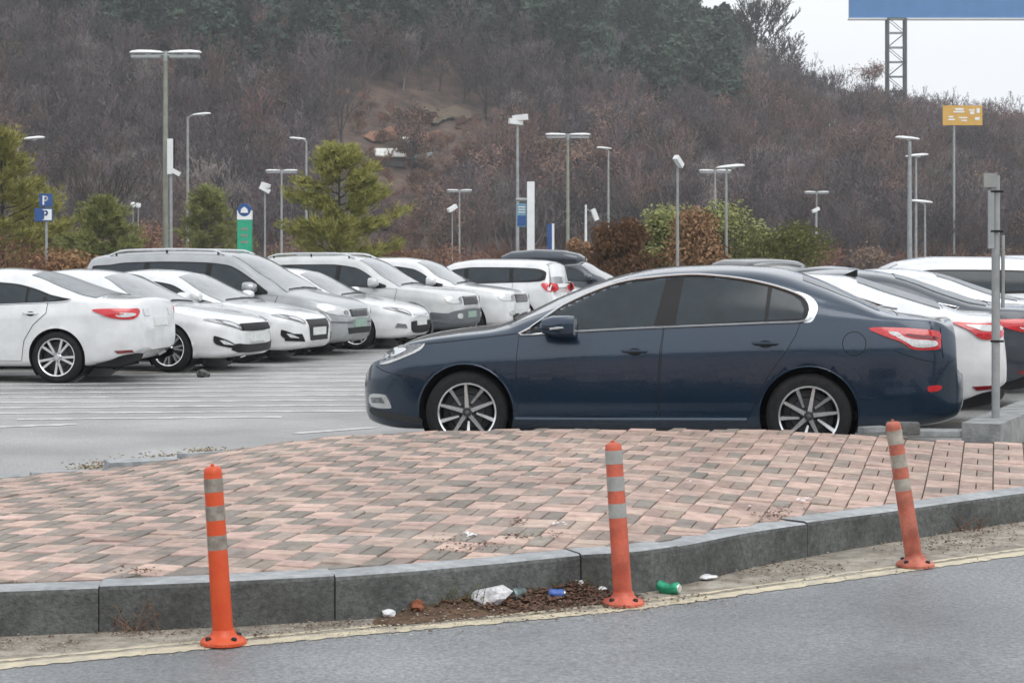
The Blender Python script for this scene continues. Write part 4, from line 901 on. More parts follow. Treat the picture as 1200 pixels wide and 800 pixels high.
# ------------------------------------------------------------------ hill and wood
HM = ip([(-300, 60), (-120, 66), (-82, 64), (-30, 58), (0, 50), (19, 41), (36, 34), (54, 27), (82, 21), (120, 17), (300, 14)])
def hn(x, y): return math.sin(x * .045 + 1.3) * math.sin(y * .038 + .4) + .5 * math.sin(x * .11 + y * .07) + .3 * math.sin(x * .21 - y * .17 + 2)
def hz(x, y):
    t = sstep(196 + 6 * math.sin(x * .03), 345, y); lin = max(0, (y - 196) / 149)
    s = HM(x * 300 / max(y, 200)) * (.55 * t + .45 * min(1, lin)) * (1 if y < 345 else max(.4, 1 - (y - 345) / 600))
    return -.05 + s + 1.6 * hn(x, y) * sstep(205, 260, y)
V = []; Fc = []; gx = np.linspace(-330, 330, 133); gy = np.concatenate([np.linspace(192, 360, 60), np.linspace(370, 700, 14)])
for y in gy:
    for x in gx: V.append((x, y, hz(x, y)))
n = len(gx)
for j in range(len(gy) - 1):
    for i in range(n - 1): a = j * n + i; Fc.append((a, a + 1, a + n + 1, a + n))
M['hill'] = mat('leaf_litter', (.035, .024, .02), .95, base2=(.15, .10, .075), vscale=.3, detail=12, bump=1., bscale=.9, bdist=.5)
struct(link('hill', mesh('hill', V, Fc, True), M['hill']))
M['bark'] = mat('winter_twigs', (.088, .068, .072), .9, obj_rand=.6, var=.3, vscale=.6)
M['bark_red'] = mat('reddish_twigs', (.125, .078, .066), .9, obj_rand=.5, var=.3, vscale=.6)
M['bark_pale'] = mat('pale_twigs', (.17, .145, .135), .9, obj_rand=.4, var=.3, vscale=.6)
M['bark_dark'] = mat('dark_bark', (.05, .042, .038), .9, obj_rand=.3, var=.3, vscale=2)
M['dryleaf'] = mat('dry_oak_leaves', (.12, .068, .046), .9, obj_rand=.3, base2=(.19, .115, .08), vscale=1.2)
M['pine'] = mat('pine_needles', (.018, .038, .026), .85, obj_rand=.4, base2=(.05, .08, .048), vscale=.9)
M['pinefresh'] = mat('young_pine_needles', (.165, .17, .038), .8, base2=(.36, .34, .10), vscale=2.6, obj_rand=.12)
M['shrubgreen'] = mat('shrub_leaves', (.13, .15, .045), .8, base2=(.28, .28, .095), vscale=2.2, obj_rand=.08)
M['shrubbrown'] = mat('browned_leaves', (.15, .08, .035), .85, base2=(.28, .155, .08), vscale=2.4, obj_rand=.08)
M['shrubred'] = mat('winter_shrub_twigs', (.13, .06, .04), .9, base2=(.24, .13, .08), vscale=1.5, obj_rand=.3)
class Tree(MB):
    def rib(s, p, q, w0, w1, r):
        d = (q - p); n = d.cross(Vector((r.gauss(0, 1), r.gauss(0, 1), r.gauss(0, 1))))
        if n.length < 1e-6: return
        n.normalize(); s.add([p - n * w0, p + n * w0, q + n * w1, q - n * w1], [(0, 1, 2, 3)])
    def leaf(s, p, sz, r, nrm=None):
        a = Vector((r.gauss(0, 1), r.gauss(0, 1), r.gauss(0, 1))).normalized(); b = a.orthogonal().normalized()
        s.add([p - a * sz, p + b * sz * .55, p + a * sz, p - b * sz * .55], [(0, 1, 2, 3)])
def grow_bare(seed, H=10., spread=.55, tw=(.05, .03), lv=4, leaves=0, nb=3, upr=.5):
    r = random.Random(seed); wood = Tree(); lf = Tree()
    def br(p, d, ln, rad, k):
        segs = 3; P = [p.copy()]; q = p.copy(); dd = d.copy()
        for i in range(segs):
            dd = (dd + Vector((r.gauss(0, .16), r.gauss(0, .16), r.gauss(0, .1) + .05))).normalized(); q = q + dd * ln / segs; P.append(q.copy())
        if k >= 3 or rad < .03:
            for a, b in zip(P, P[1:]): wood.rib(a, b, max(rad, tw[0]), max(rad * .7, tw[1]), r)
        else: wood.tube(P, [rad, rad * .85, rad * .72, rad * .6], 5 if k == 0 else 4, cap=False)
        if k >= lv:
            for _ in range(leaves):
                lf.leaf(P[-1] + Vector((r.gauss(0, .4), r.gauss(0, .4), r.gauss(0, .4))), r.uniform(.12, .24), r)
            return
        m = nb + (1 if k in (0, 1) else 0) + (r.random() < .5)
        for i in range(m):
            t = 1 if i == 0 else r.uniform(.35, 1) if k else r.uniform(.3, 1); base = P[0].lerp(P[-1], t) if k == 0 else P[min(3, 1 + int(t * 3))]
            if k == 0: j = min(2, int(t * 3)); base = P[j].lerp(P[j + 1], t * 3 - j)
            ang = r.uniform(0, 2 * math.pi); side = Vector((math.cos(ang), math.sin(ang), 0)); sprd = spread * (.35 if i == 0 else 1) * r.uniform(.7, 1.4)
            nd = (dd * 1 + side * sprd + Vector((0, 0, upr * .3))).normalized(); br(base, nd, ln * r.uniform(.55, .78), rad * r.uniform(.42, .6), k + 1)
    br(Vector((0, 0, -.3)), Vector((r.gauss(0, .06), r.gauss(0, .06), 1)).normalized(), H * .42, H * .016, 0)
    return wood, lf
def grow_pine(seed, H=11., wdt=2.6, clear=.35, n=260, sz=.34, flat=1.):
    r = random.Random(seed); wood = Tree(); lf = Tree()
    wood.tube([(r.gauss(0, .1) * z, r.gauss(0, .1) * z, H * z) for z in (0, .3, .6, .85, .98)], [H * .018, H * .015, H * .011, H * .006, .02], 5, cap=False)
    for i in range(26):
        z = H * (clear + (1 - clear) * (i / 26) ** .9); R_ = wdt * (1.05 - max(0, (z / H - clear) / (1 - clear)) ** 1.6) * r.uniform(.55, 1.1); a = r.uniform(0, 6.28)
        tip = Vector((R_ * math.cos(a), R_ * math.sin(a), z + R_ * r.uniform(.0, .35))); wood.rib(Vector((0, 0, z)), tip, .05, .02, r)
        for _ in range(n // 26):
            t = r.uniform(.3, 1.1); c = Vector((0, 0, z)).lerp(tip, t) + Vector((r.gauss(0, .3), r.gauss(0, .3), r.gauss(0, .18)))
            for _ in range(2): lf.leaf(c + Vector((r.gauss(0, .15), r.gauss(0, .15), r.gauss(0, .1))), sz * r.uniform(.6, 1.3), r)
    return wood, lf
def merge(parts, name):
    'one mesh with a material per part'
    V = []; Fc = []; MI = []; SM = []
    for k, (mb, m) in enumerate(parts):
        b = len(V); V += mb.V; Fc += [tuple(i + b for i in f) for f in mb.F]; MI += [k] * len(mb.F)
    me = mesh(name, V, Fc)
    for _, m in parts: me.materials.append(m)
    me.polygons.foreach_set('material_index', MI); return me
def protocol(name, metas):
    c = bpy.data.collections.new(name)
    for i, me in enumerate(metas): c.objects.link(bpy.data.objects.new('%s_%02d' % (name, i), me))
    return c
def scatter(name, label, cat, pts, coll):
    'stuff: one point cloud instancing the trees of a collection'
    me = bpy.data.meshes.new(name); me.from_pydata([p[:3] for p in pts], [], [])
    for key, k, ty in (('rz', 3, 'FLOAT'), ('sc', 4, 'FLOAT'), ('pi', 5, 'INT')):
        a = me.attributes.new(key, ty, 'POINT'); a.data.foreach_set('value', [p[k] for p in pts])
    o = link(name, me); o['kind'] = 'stuff'; o['label'] = label; o['category'] = cat
    g = bpy.data.node_groups.new(name, 'GeometryNodeTree'); g.interface.new_socket('Geometry', in_out='INPUT', socket_type='NodeSocketGeometry'); g.interface.new_socket('Geometry', in_out='OUTPUT', socket_type='NodeSocketGeometry')
    N = g.nodes; L = g.links; gi = N.new('NodeGroupInput'); go = N.new('NodeGroupOutput'); ci = N.new('GeometryNodeCollectionInfo'); ci.inputs['Collection'].default_value = coll; ci.inputs['Separate Children'].default_value = True; ci.inputs['Reset Children'].default_value = True
    ins = N.new('GeometryNodeInstanceOnPoints'); ins.inputs['Pick Instance'].default_value = True
    def na(k, ty): q = N.new('GeometryNodeInputNamedAttribute'); q.data_type = ty; q.inputs[0].default_value = k; return q.outputs[0]
    cx = N.new('ShaderNodeCombineXYZ'); L.new(na('rz', 'FLOAT'), cx.inputs[2]); L.new(cx.outputs[0], ins.inputs['Rotation']); L.new(na('sc', 'FLOAT'), ins.inputs['Scale']); L.new(na('pi', 'INT'), ins.inputs['Instance Index'])
    L.new(gi.outputs[0], ins.inputs['Points']); L.new(ci.outputs[0], ins.inputs['Instance']); L.new(ins.outputs[0], go.inputs[0])
    md = o.modifiers.new('scatter', 'NODES'); md.node_group = g; return o
bareP = []; 
for k in range(7):
    w_, l_ = grow_bare(100 + k, 10, .62, (.042, .026), 4, 0, 3); bareP.append(merge([(w_, M[('bark', 'bark_red', 'bark', 'bark_pale', 'bark_red', 'bark_dark', 'bark')[k]])], 'bare_tree'))
for k in range(2):
    w_, l_ = grow_bare(140 + k, 8.5, .6, (.04, .026), 4, 3, 3); bareP.append(merge([(w_, M['bark']), (l_, M['dryleaf'])], 'oak_tree'))
pineP = []
for k in range(4):
    w_, l_ = grow_pine(200 + k, 11, 2.9, .38 if k % 2 else .25, 420, .36); pineP.append(merge([(w_, M['bark_dark']), (l_, M['pine'])], 'pine_tree'))
scrubP = []
for k in range(3):
    w_, l_ = grow_bare(260 + k, 3.2, .9, (.03, .02), 4, 2 if k == 1 else 0, 3); scrubP.append(merge([(w_, M['shrubred'])] + ([(l_, M['dryleaf'])] if k == 1 else []), 'scrub'))
cb, cp_, cs_ = protocol('bare_tree_source', bareP), protocol('pine_tree_source', pineP), protocol('scrub_source', scrubP)
def pxy(x, y, z): return 600 + F * x / y, HZ + F * (HC - z) / y
rt = random.Random(77); PB = []; PP = []; PS = []
def clearing(px, py): return ((px - 482) / 92) ** 2 + ((py - 160) / 48) ** 2 < 1
yv = 200.
while yv < 375:
    sp_ = 3.0 + (yv - 200) * .004; half = yv * .42 + 30; xv = -half
    while xv < half:
        x = xv + rt.uniform(-1.4, 1.4); y = yv + rt.uniform(-1.4, 1.4); xv += sp_; z = hz(x, y); px, py = pxy(x, y, z)
        if clearing(px, py) or any(clearing(px, py - q * F * 10 / y) for q in (.2, .4, .6, .8, 1)) and y < 330:
            if py < 175 or py > 285 or rt.random() < .97: continue
        hm = HM(x * 300 / y); rel = z / hm; nz = hn(x * 1.6, y * 1.6)
        pprob = sstep(.34 if px < 420 else .42, .56, rel + .10 * nz) * (1 - sstep(860, 960, px) * .95) * (.85 if px < 860 else 0)
        if 420 < px < 900: pprob = max(pprob, sstep(.55, .7, rel + .06 * nz) * .9 * (1 - sstep(830, 900, px)))
        if rt.random() < pprob: PP.append((x, y, z, rt.uniform(0, 6.28), rt.uniform(.75, 1.25), rt.randrange(4)))
        elif rel < .93 or px > 850: PB.append((x, y, z, rt.uniform(0, 6.28), rt.uniform(.65, 1.15) * (.9 if px > 900 else 1), rt.choice(((1, 4, 7, 8, 1, 0, 4, 1), (0, 2, 6, 1, 3, 7, 2, 5), (5, 2, 0, 6, 5, 3, 4, 0))[0 if nz > .55 else 1 if nz > -.3 else 2])))
    yv += sp_ * .9
for k in range(2000):
    y = rt.uniform(192, 260); x = rt.uniform(-1, 1) * y * .45; z = hz(x, y); px, py = pxy(x, y, z)
    if (clearing(px, py) or clearing(px, py - 25)) and rt.random() < .12: continue
    PS.append((x, y, z, rt.uniform(0, 6.28), rt.uniform(.5, 1.1), rt.randrange(3)))
scatter('bare_wood', 'dense leafless winter wood covering the hillside', 'wood', PB, cb)
scatter('pine_wood', 'dark green pine wood along the top of the hill', 'wood', PP, cp_)
scatter('undergrowth', 'low reddish brown undergrowth along the foot of the hill', 'undergrowth', PS, cs_)
print('TREES', len(PB), len(PP), len(PS))
# bare slope with huts
def hill_at(px, py):
    D = 200.
    while D < 400:
        p = at(px, py, D)
        if hz(p.x, p.y) >= p.z: return Vector((p.x, p.y, hz(p.x, p.y)))
        D += .5
    return at(px, py, 330)
M['soil'] = mat('orange_soil', (.13, .06, .036), .95, base2=(.27, .13, .08), vscale=.35, detail=9, bump=.6, bscale=1.2, bdist=.3)
M['tarp'] = mat('white_tarpaulin', (.70, .70, .66), .6, var=.12, vscale=.6)
M['bluetarp'] = mat('blue_grey_tarpaulin', (.16, .22, .25), .6, base2=(.25, .31, .33), vscale=.9)
M['wallgrey'] = mat('hut_wall', (.10, .09, .09), .9, var=.3, vscale=1)
def soilpatch(name, poly, m, dz):
    rr = random.Random(len(name)); c = (sum(p[0] for p in poly) / len(poly), sum(p[1] for p in poly) / len(poly)); V = []; n = len(poly); q = spl(poly, 5); n = len(q)
    rings = (0, .35, .7, 1)
    for t in rings[1:]:
        for a, b in q: p = hill_at(c[0] + (a - c[0]) * t + rr.gauss(0, .9), c[1] + (b - c[1]) * t + rr.gauss(0, .5)); V.append((p.x, p.y, p.z + dz))
    p = hill_at(*c); V.append((p.x, p.y, p.z + dz)); Fc = [(n * k + i, n * k + (i + 1) % n, n * k + n + (i + 1) % n, n * k + n + i) for k in range(2) for i in range(n)] + [(i, (i + 1) % n, 3 * n)[::-1] for i in range(n)]
    return struct(link(name, mesh(name, V, Fc, True), m))
soilpatch('bare_soil', [(428, 164), (436, 157), (446, 158), (458, 151), (474, 155), (486, 150), (500, 158), (515, 157), (508, 166), (490, 165), (478, 170), (460, 166), (444, 170)], M['soil'], .35)
soilpatch('grass_slope', [(488, 138), (505, 130), (515, 136), (535, 128), (552, 138), (548, 146), (528, 143), (512, 150), (498, 146)], mat('dull_grass', (.10, .085, .055), .95, base2=(.16, .12, .085), vscale=.5), .6)
def hut(px, py, wd, dp, h, m, label, rz, tilt):
    p = hill_at(px, py); t = thing('hut', label, 'hut', p - Vector((0, 0, .3)), rz)
    MB().box((0, 0, h / 2), (wd, dp, h)).build('wall', M['wallgrey'], t); o = MB().box((0, -.3, 0), (wd * 1.15, dp * 1.35, .18)).build('roof', m, t); o.location = (0, 0, h + .35); o.rotation_euler = (tilt, 0, .0)
    return t
hut(457, 194, 3.4, 2.4, 1.5, M['tarp'], 'low hut with a long pale sheet roof on the cleared slope', .15, .35)
hut(484, 186, 2.4, 2.2, 2.0, M['tarp'], 'small hut with a tilted white roof above the long pale roofed hut', .5, .5)
hut(493, 196, 2.2, 2.0, 1.4, M['bluetarp'], 'small hut under a blue grey tarpaulin beside the white roofs', -.3, .3)
# single trees that stand out from the wood
def tree(name, label, parts, loc, sc=1., rz=0., group=None):
    t = thing(name, label, 'tree', loc, rz, group); t.scale = (sc,) * 3
    for nm, mb, m in parts:
        if mb.F: mb.build(nm, m, t)
    return t
def bare(label, px, py, H, seed, m='bark', leaves=0, lm='dryleaf', spread=.6, D=None, tw=(.035, .02), lv=4, nb=3):
    loc = hill_at(px, py) if D is None else Vector((*at(px, py, D).xy, 0)); w_, l_ = grow_bare(seed, H, spread, tw, lv, leaves, nb); return tree('bare_tree', label, [('trunk', w_, M[m]), ('crown', l_, M[lm])], loc)
bare('tall leafless tree spreading its branches against the sky on the ridge', 884, 108, 17, 11, 'bark_dark', spread=.5, tw=(.07, .05), lv=5)
bare('leafless tree with thin upright twigs against the sky beside the pines', 912, 116, 13, 13, 'bark_dark', spread=.5, tw=(.06, .04), lv=5)
bare('small tree keeping rust red leaves on the skyline beside the billboard', 1016, 128, 8.5, 15, 'bark', 5, 'dryleaf')
bare('broad oak keeping brown leaves at the foot of the hill', 1018, 262, 12, 17, 'bark', 5, 'dryleaf', .75)
bare('grey leafless tree with two dark trunks above the young pine', 405, 178, 13, 19, 'bark_dark')
bare('pale twigged leafless tree beside the big twin headed street lamp', 98, 262, 13, 21, 'bark')
bare('dark slender leafless tree rising from the shrubs by the parking sign', 93, 300, 6.2, 23, 'bark_dark', D=75, spread=.35, tw=(.014, .008))
bare('thin dark leafless sapling standing near the green pylon sign', 256, 300, 4.6, 25, 'bark_dark', D=80, spread=.3, tw=(.014, .008))
for i, (px, py, H, lb) in enumerate(((640, 88, 13, 'dark pine with bare lower trunk at the edge of the ridge wood'), (705, 92, 14, 'broad dark green pine on the ridge line'), (770, 96, 15, 'tallest dark green pine breaking the skyline'), (815, 98, 14, 'dark green pine with layered boughs next to the tall leafless tree'), (850, 104, 9, 'small dark pine leaning out below the ridge trees'))):
    w_, l_ = grow_pine(300 + i, H, 3.6, .3, 700, .36); tree('pine_tree', lb, [('trunk', w_, M['bark_dark']), ('crown', l_, M['pine'])], hill_at(px, py))
# young pines and shrubs along the lot: needle tufts
def young_pine(label, px, D, H, wdt, seed, m='pinefresh', tuft=2200, name='young_pine'):
    r = random.Random(seed); wood = Tree(); lf = Tree(); wood.tube([(0, 0, -.1), (.05, 0, H * .4), (-.04, .03, H * .75), (0, 0, H)], [.07, .055, .03, .01], 6, cap=False)
    nb = 46
    for i in range(nb):
        zr = .10 + .88 * (i + r.random()) / nb; z = H * zr; R_ = wdt / 2 * (1 - zr) ** .62 * (.55 + .6 * min(1, zr * 4)) * r.uniform(.6, 1.12); a = i * 2.4 + r.gauss(0, .3); up = r.uniform(.15, .55)
        tip = Vector((R_ * math.cos(a), R_ * math.sin(a), z + R_ * up)); b0 = Vector((0, 0, z)); wood.tube([b0, b0.lerp(tip, .5) - Vector((0, 0, .03)), tip], [.022, .014, .006], 4, cap=False)
        for k in range(tuft // nb):
            t = r.uniform(.25, 1.05) ** .8; c = b0.lerp(tip, t) + Vector((r.gauss(0, .13), r.gauss(0, .13), r.gauss(0, .10))); d0 = (tip - b0).normalized() + Vector((0, 0, .5))
            for _ in range(9):
                d = (d0 + Vector((r.gauss(0, .6), r.gauss(0, .6), r.gauss(0, .45)))).normalized(); lf.rib(c, c + d * r.uniform(.14, .27), .013, .006, r)
    t = tree(name, label, [('trunk', wood, M['bark_dark']), ('crown', lf, M[m])], Vector((*at(px, 308, D).xy, 0)), rz=r.uniform(0, 6)); return t
young_pine('bushy olive green young pine standing behind the white vehicles with roof rails', 398, 62, 5.35, 4.9, 1, tuft=4200)
young_pine('dull green young pine between the street lamps and the green pylon sign', 243, 78, 4.6, 3.6, 2, m='shrubgreen')
young_pine('yellow green young pine rising at the edge beside the single headed lamp', 2, 55, 5.4, 4.2, 3)
young_pine('young pine beside the blue parking sign', 40, 68, 4.4, 4.0, 4)
young_pine('low olive young pine beside the dark slender tree', 120, 66, 3.7, 3.6, 5, m='shrubgreen')
def bush(name, label, px, D, H, wdt, seed, m, n=2200, lsz=.07, base=0., group=None):
    r = random.Random(seed); wood = Tree(); lf = Tree(); cl = []
    for _ in range(16):
        a = r.uniform(0, 6.28); q = r.uniform(.1, .85); zc = H * r.uniform(.25, .85); rad = wdt / 2 * q * math.sqrt(max(.1, 1 - ((zc / H - .4) / .7) ** 2)); c = Vector((rad * math.cos(a), rad * math.sin(a), zc)); cl.append(c)
        wood.tube([(0, 0, -.05), (c.x * .4, c.y * .4, zc * .5), tuple(c)], [.03, .02, .008], 4, cap=False)
    for k in range(n):
        c = r.choice(cl); d = Vector((r.gauss(0, 1), r.gauss(0, 1), r.gauss(0, .9))).normalized() * (wdt * .22 * r.uniform(.4, 1.15)); p = c + d
        if p.z < .03: continue
        lf.leaf(p, lsz * r.uniform(.6, 1.4), r)
    t = thing(name, label, 'shrub', Vector((*at(px, 308, D).xy, base)), r.uniform(0, 6), group); wood.build('stems', M['bark_dark'], t); lf.build('foliage', M[m], t); return t
for i, (px, D, H, wd, m, lb) in enumerate((
    (733, 60, 3.0, 2.3, 'shrubbrown', 'rounded rust brown shrub beside the green shrub behind the navy saloon'), (775, 64, 3.5, 2.8, 'shrubgreen', 'yellow green shrub between the two brown shrubs'), (828, 60, 3.3, 2.9, 'shrubbrown', 'tall rust brown shrub behind the pole with the white camera'),
    (862, 66, 3.9, 3.0, 'shrubgreen', 'tall green shrub behind the rust brown one near the paired lamps'), (917, 62, 3.05, 3.1, 'shrubgreen', 'broad green shrub standing alone left of the far twin lamp'), (160, 70, 3.2, 2.6, 'shrubred', 'reddish twiggy shrub behind the silver minivan'),
    (20, 50, 2.2, 3.0, 'shrubred', 'russet shrub at the end of the young pines'), (65, 52, 1.7, 2.4, 'shrubbrown', 'low russet shrub in front of the parking sign'), (470, 66, 2.1, 2.2, 'shrubred', 'russet shrub beside the olive young pine'), (505, 72, 2.2, 2.4, 'shrubred', 'russet shrub below the far twin headed lamp'), (548, 74, 2.3, 2.4, 'shrubred', 'russet shrub behind the plain white sport utility vehicle'),
    (585, 78, 2.6, 2.2, 'shrubred', 'russet shrub left of the white pylon'), (678, 84, 2.9, 1.2, 'shrubbrown', 'narrow rust coloured shrub right of the twin headed lamp'), (960, 90, 2.3, 3.0, 'shrubred', 'low russet shrub under the far twin lamp with camera'), (205, 74, 2.4, 2.0, 'shrubred', 'low twiggy shrub at the foot of the big twin headed lamp'))):
    bush('shrub', lb, px, D, H, wd, 500 + i, m, n=9000 if m != 'shrubred' else 2200, lsz=.066 if m != 'shrubred' else .05, group='shrubs along the lot')
# ------------------------------------------------------------------ street lamps, poles and signs
def lamp_base(label, px, ytop, D, rad, m='polegrey', name='street_lamp', cat='street lamp', group=None):
    top = at(px, ytop, D); t = thing(name, label, cat, (top.x, top.y, 0), 0, group); h = top.z
    MB().tube([(0, 0, 0), (0, 0, .3), (0, 0, h * .5), (0, 0, h)], [rad * 1.25, rad * 1.2, rad, rad * .75], 10).build('pole', M[m], t)
    MB().box((0, 0, .02), (rad * 5, rad * 5, .04)).build('base_plate', M['galv'], t); return t, h
def head(t, c, rz=0., sc=1., tilt=0.):
    mb = MB(); prof = [(-.60, .02, .03), (-.5, .10, .07), (-.2, .17, .10), (.25, .19, .11), (.52, .14, .08), (.60, .05, .04)]; k = 10; Vh = []
    for x, wv, hv in prof:
        for q in range(k): a = 2 * math.pi * q / k; z = math.sin(a) * hv; Vh.append(Vector((x * sc, math.cos(a) * wv * sc, (z if z > 0 else z * .35) * sc)))
    Mt = Matrix.Translation(c) @ Matrix.Rotation(rz, 4, 'Z') @ Matrix.Rotation(tilt, 4, 'Y'); Vh = [Mt @ v for v in Vh]
    mb.add(Vh, [(i * k + q, i * k + (q + 1) % k, (i + 1) * k + (q + 1) % k, (i + 1) * k + q) for i in range(5) for q in range(k)] + [tuple(range(k))[::-1], tuple(range(5 * k, 6 * k))], True)
    o = mb.build('lamp_head', M['lampwhite'], t)
    l = MB(); l.lathe([(.15 * sc, -.05 * sc), (.12 * sc, -.09 * sc), (.02, -.11 * sc)], 12, Matrix.Translation(c) @ Matrix.Translation((0.05, 0, .01))); l.build('lamp_glass', M['clearlens'], o); return o
def twin(label, px, ytop, D, m='polegrey', rz=0., group='twin headed lamps of the lot'):
    t, h = lamp_base(label, px, ytop, D, .095, m, group=group); t.rotation_euler = (0, 0, rz)
    MB().tube([(-.55, 0, h - .06), (0, 0, h - .1), (.55, 0, h - .06)], .045, 8).build('cross_arm', M['galv'], t)
    MB().tube([(0, 0, h - .3), (0, 0, h + .05)], .1, 8).build('arm_collar', M['galv'], t)
    for s in (-1, 1):
        head(t, (s * .68, 0, h), 0 if s > 0 else math.pi, 1.0); MB().box((s * .68, 0, h - .14), (1.05, .34, .10)).build('ballast_box', M['galv'], t)
    return t
twin('big olive poled twin headed street lamp behind the silver minivan', 194, 62, 67, 'polegreen')
twin('twin headed street lamp left of the bushy young pine', 330, 200, 150)
twin('small far twin headed street lamp over the russet shrubs', 538.5, 223, 190)
twin('twin headed street lamp right of the white pylon', 665.5, 158, 107, 'polegreen')
twin('twin headed lamp half hidden behind the single poled lamp and green shrub', 838, 200, 150)
twin('far twin headed lamp with a camera pole before it', 957, 225, 195)
def single(label, px, ytop, D, armpx, m='polegrey', rad=.07, y2=None):
    t, h = lamp_base(label, px, ytop, D, rad, m); L = (armpx - px) / F * D
    MB().tube([(0, 0, h - .05), (L * .3, 0, h + .08), (L * .75, 0, h + .12)], .04, 8).build('arm', M['galv'], t); head(t, (L * .85, 0, h + .12), 0 if L > 0 else math.pi, .75, -.08); return t
single('grey single headed street lamp right of the big twin headed lamp', 220, 137, 90, 239)
single('single headed lamp above the young pines by the parking sign', 21, 166, 72, 42, 'polegreen')
single('curved arm lamp rising behind the bushy young pine', 359, 165, 105, 347)
single('pale single headed lamp between the twin lamp and the brown shrub', 713, 176, 112, 707)
single('slim single headed lamp before the half hidden twin headed lamp', 851, 200, 60, 857, rad=.05)
single('tall plain steel lamp pole with a small head left of its thinner twin', 1066, 166, 70, 1063, 'galv', .085)
single('thinner steel lamp pole beside the tall plain one', 1073.5, 186, 74, 1074.5, 'galv', .05)
single('short thin lamp pole right of the two steel ones', 1084, 240, 74, 1079, 'galv', .045)
def campole(label, px, ytop, D, cams, rad=.05, m='polegrey'):
    t, h = lamp_base(label, px, ytop, D, rad, m, 'camera_pole', 'camera pole')
    for dx, dz, rz, tilt, s in cams:
        Mt = Matrix.Translation((dx, -.1, h + dz)) @ Matrix.Rotation(rz, 4, 'Z') @ Matrix.Rotation(tilt, 4, 'Y'); b = MB(); b.box((0, 0, 0), (.42 * s, .16 * s, .16 * s), Mt.to_3x3()); b.V = [tuple(Vector(v) + Mt.translation) for v in b.V]; c = b.build('camera', M['lampwhite'], t)
        MB().tube([(0, 0, h + dz * .3 - .02), tuple(Mt.translation)], .025, 6).build('camera_arm', M['galv'], t)
    return t
campole('tall pole with a pair of floodlights left of the white pylon', 606.5, 146, 85, [(-.08, .12, .3, .1, 1.5), (.12, .30, -.2, -.1, 1.6)], .075, 'galv')
campole('pole topped by a white boxed camera among the brown shrubs', 794, 196, 55, [(.02, .16, .9, .7, .95)], .045)
campole('thin pole with a tilted white camera beside the olive poled lamp', 201, 205, 64, [(.14, .10, 0, .5, .9)], .04, 'galv')
campole('pole with white cameras between the green pylon and the young pine', 310.5, 224, 100, [(0, .1, .3, .5, 1.4), (.05, .32, -.4, .3, 1.2)])
campole('short pole with a small white camera before the far twin lamp', 956, 248, 120, [(-.02, .1, .4, -.4, 1.2)])
campole('small pole with white camera left of the far twin lamp over the russet shrubs', 530, 246, 150, [(0, .12, .6, -.5, 2.0)])
campole('thin white post with camera right of the twin headed lamp', 686.5, 240, 95, [(.45, -.5, .2, 1.2, 1.4)], .07, 'lampwhite')
for i, (px, py) in enumerate(((134, 249), (156, 243.5), (162, 244))[1:]):
    t, h = lamp_base(('small white ball lamp over the shrubs beside the dark slender tree', 'small white ball lamp over the shrubs nearer the big twin headed lamp')[i], px, py, 110, .035, 'polegrey', 'ball_lamp', 'lamp', 'small ball lamps'); MB().lathe([(.02, h), (.13, h + .05), (.17, h + .18), (.12, h + .3), (.02, h + .34)], 12).build('lamp_globe', M['lampwhite'], t)
# panel pole beside the big lamp
t, h = lamp_base('pole with an upright dark edged panel beside the big twin headed lamp', 199.5, 163, 66.5, .03, 'galv', 'panel_pole', 'pole'); MB().box((.02, -.06, h - .62), (.22, .10, 1.25)).build('panel', M['lampwhite'], t); MB().box((.15, -.06, h - .62), (.05, .12, 1.27)).build('panel_edge', M['blacktrim'], t)
# blue, green and white signs
M['blue'] = mat('blue_sign', (.02, .075, .24), .45, var=.12, vscale=3); M['bluelight'] = mat('pale_blue_sign', (.10, .24, .36), .45, base2=(.18, .33, .40), vscale=6); M['green'] = mat('green_sign', (.02, .33, .19), .4, var=.12, vscale=4)
M['signwhite'] = mat('white_sign', (.72, .74, .75), .45, var=.06, vscale=4); M['billblue'] = mat('billboard_blue', (.045, .18, .42), .5, var=.08, vscale=.4); M['yellow'] = mat('amber_sign', (.52, .28, .03), .5, base2=(.60, .36, .07), vscale=1.2)
M['truss'] = mat('truss_steel', (.085, .10, .10), .6, .3, var=.2, vscale=1)
def letterP(w_, h_, y, z):
    'a letter P: outline polygons stacked as bars'
    mb = MB(); s = w_ * .26
    mb.box((-w_ / 2 + s / 2, y, z), (s, .01, h_)); pts = [(0, h_ / 2 - s / 2), (w_ * .2, h_ / 2 - s / 2), (w_ * .36, h_ * .33), (w_ * .36, h_ * .13), (w_ * .2, 0), (0, 0)]
    for a, b in zip(pts, pts[1:]):
        c = ((a[0] + b[0]) / 2 - w_ * .12, y, z + (a[1] + b[1]) / 2 - s * .1); L = math.dist(a, b) + s * .5; an = math.atan2(b[1] - a[1], b[0] - a[0]); mb.box(c, (L, .01, s * .95), Matrix.Rotation(-an, 3, 'Y'))
    return mb
t, h = lamp_base('blue parking sign with two white P panels among the young pines', 54.5, 228, 52, .04, 'galv', 'parking_sign', 'sign')
for k, dz in enumerate((.16, .56)):
    dx = (0, -.06)[k]
    MB().box((.0 + dx, -.06, h - dz), (.36 + .14 * k, .05, .36)).build('sign_panel', M['blue'], t); MB().box((.04, -.088, h - dz), (.25, .006, .30)).build('panel_field', M['signwhite' if k else 'blue'], t); letterP(.17, .26, -.098, h - dz).V
    letterP(.17, .25, -.096, h - dz).build('letter', M['blue' if k else 'signwhite'], t)
p = at(287, 300, 58); t = thing('pylon_sign', 'narrow green pylon sign with a blue and white emblem on top', 'sign', (p.x, p.y, 0)); hh = at(287, 240, 58).z
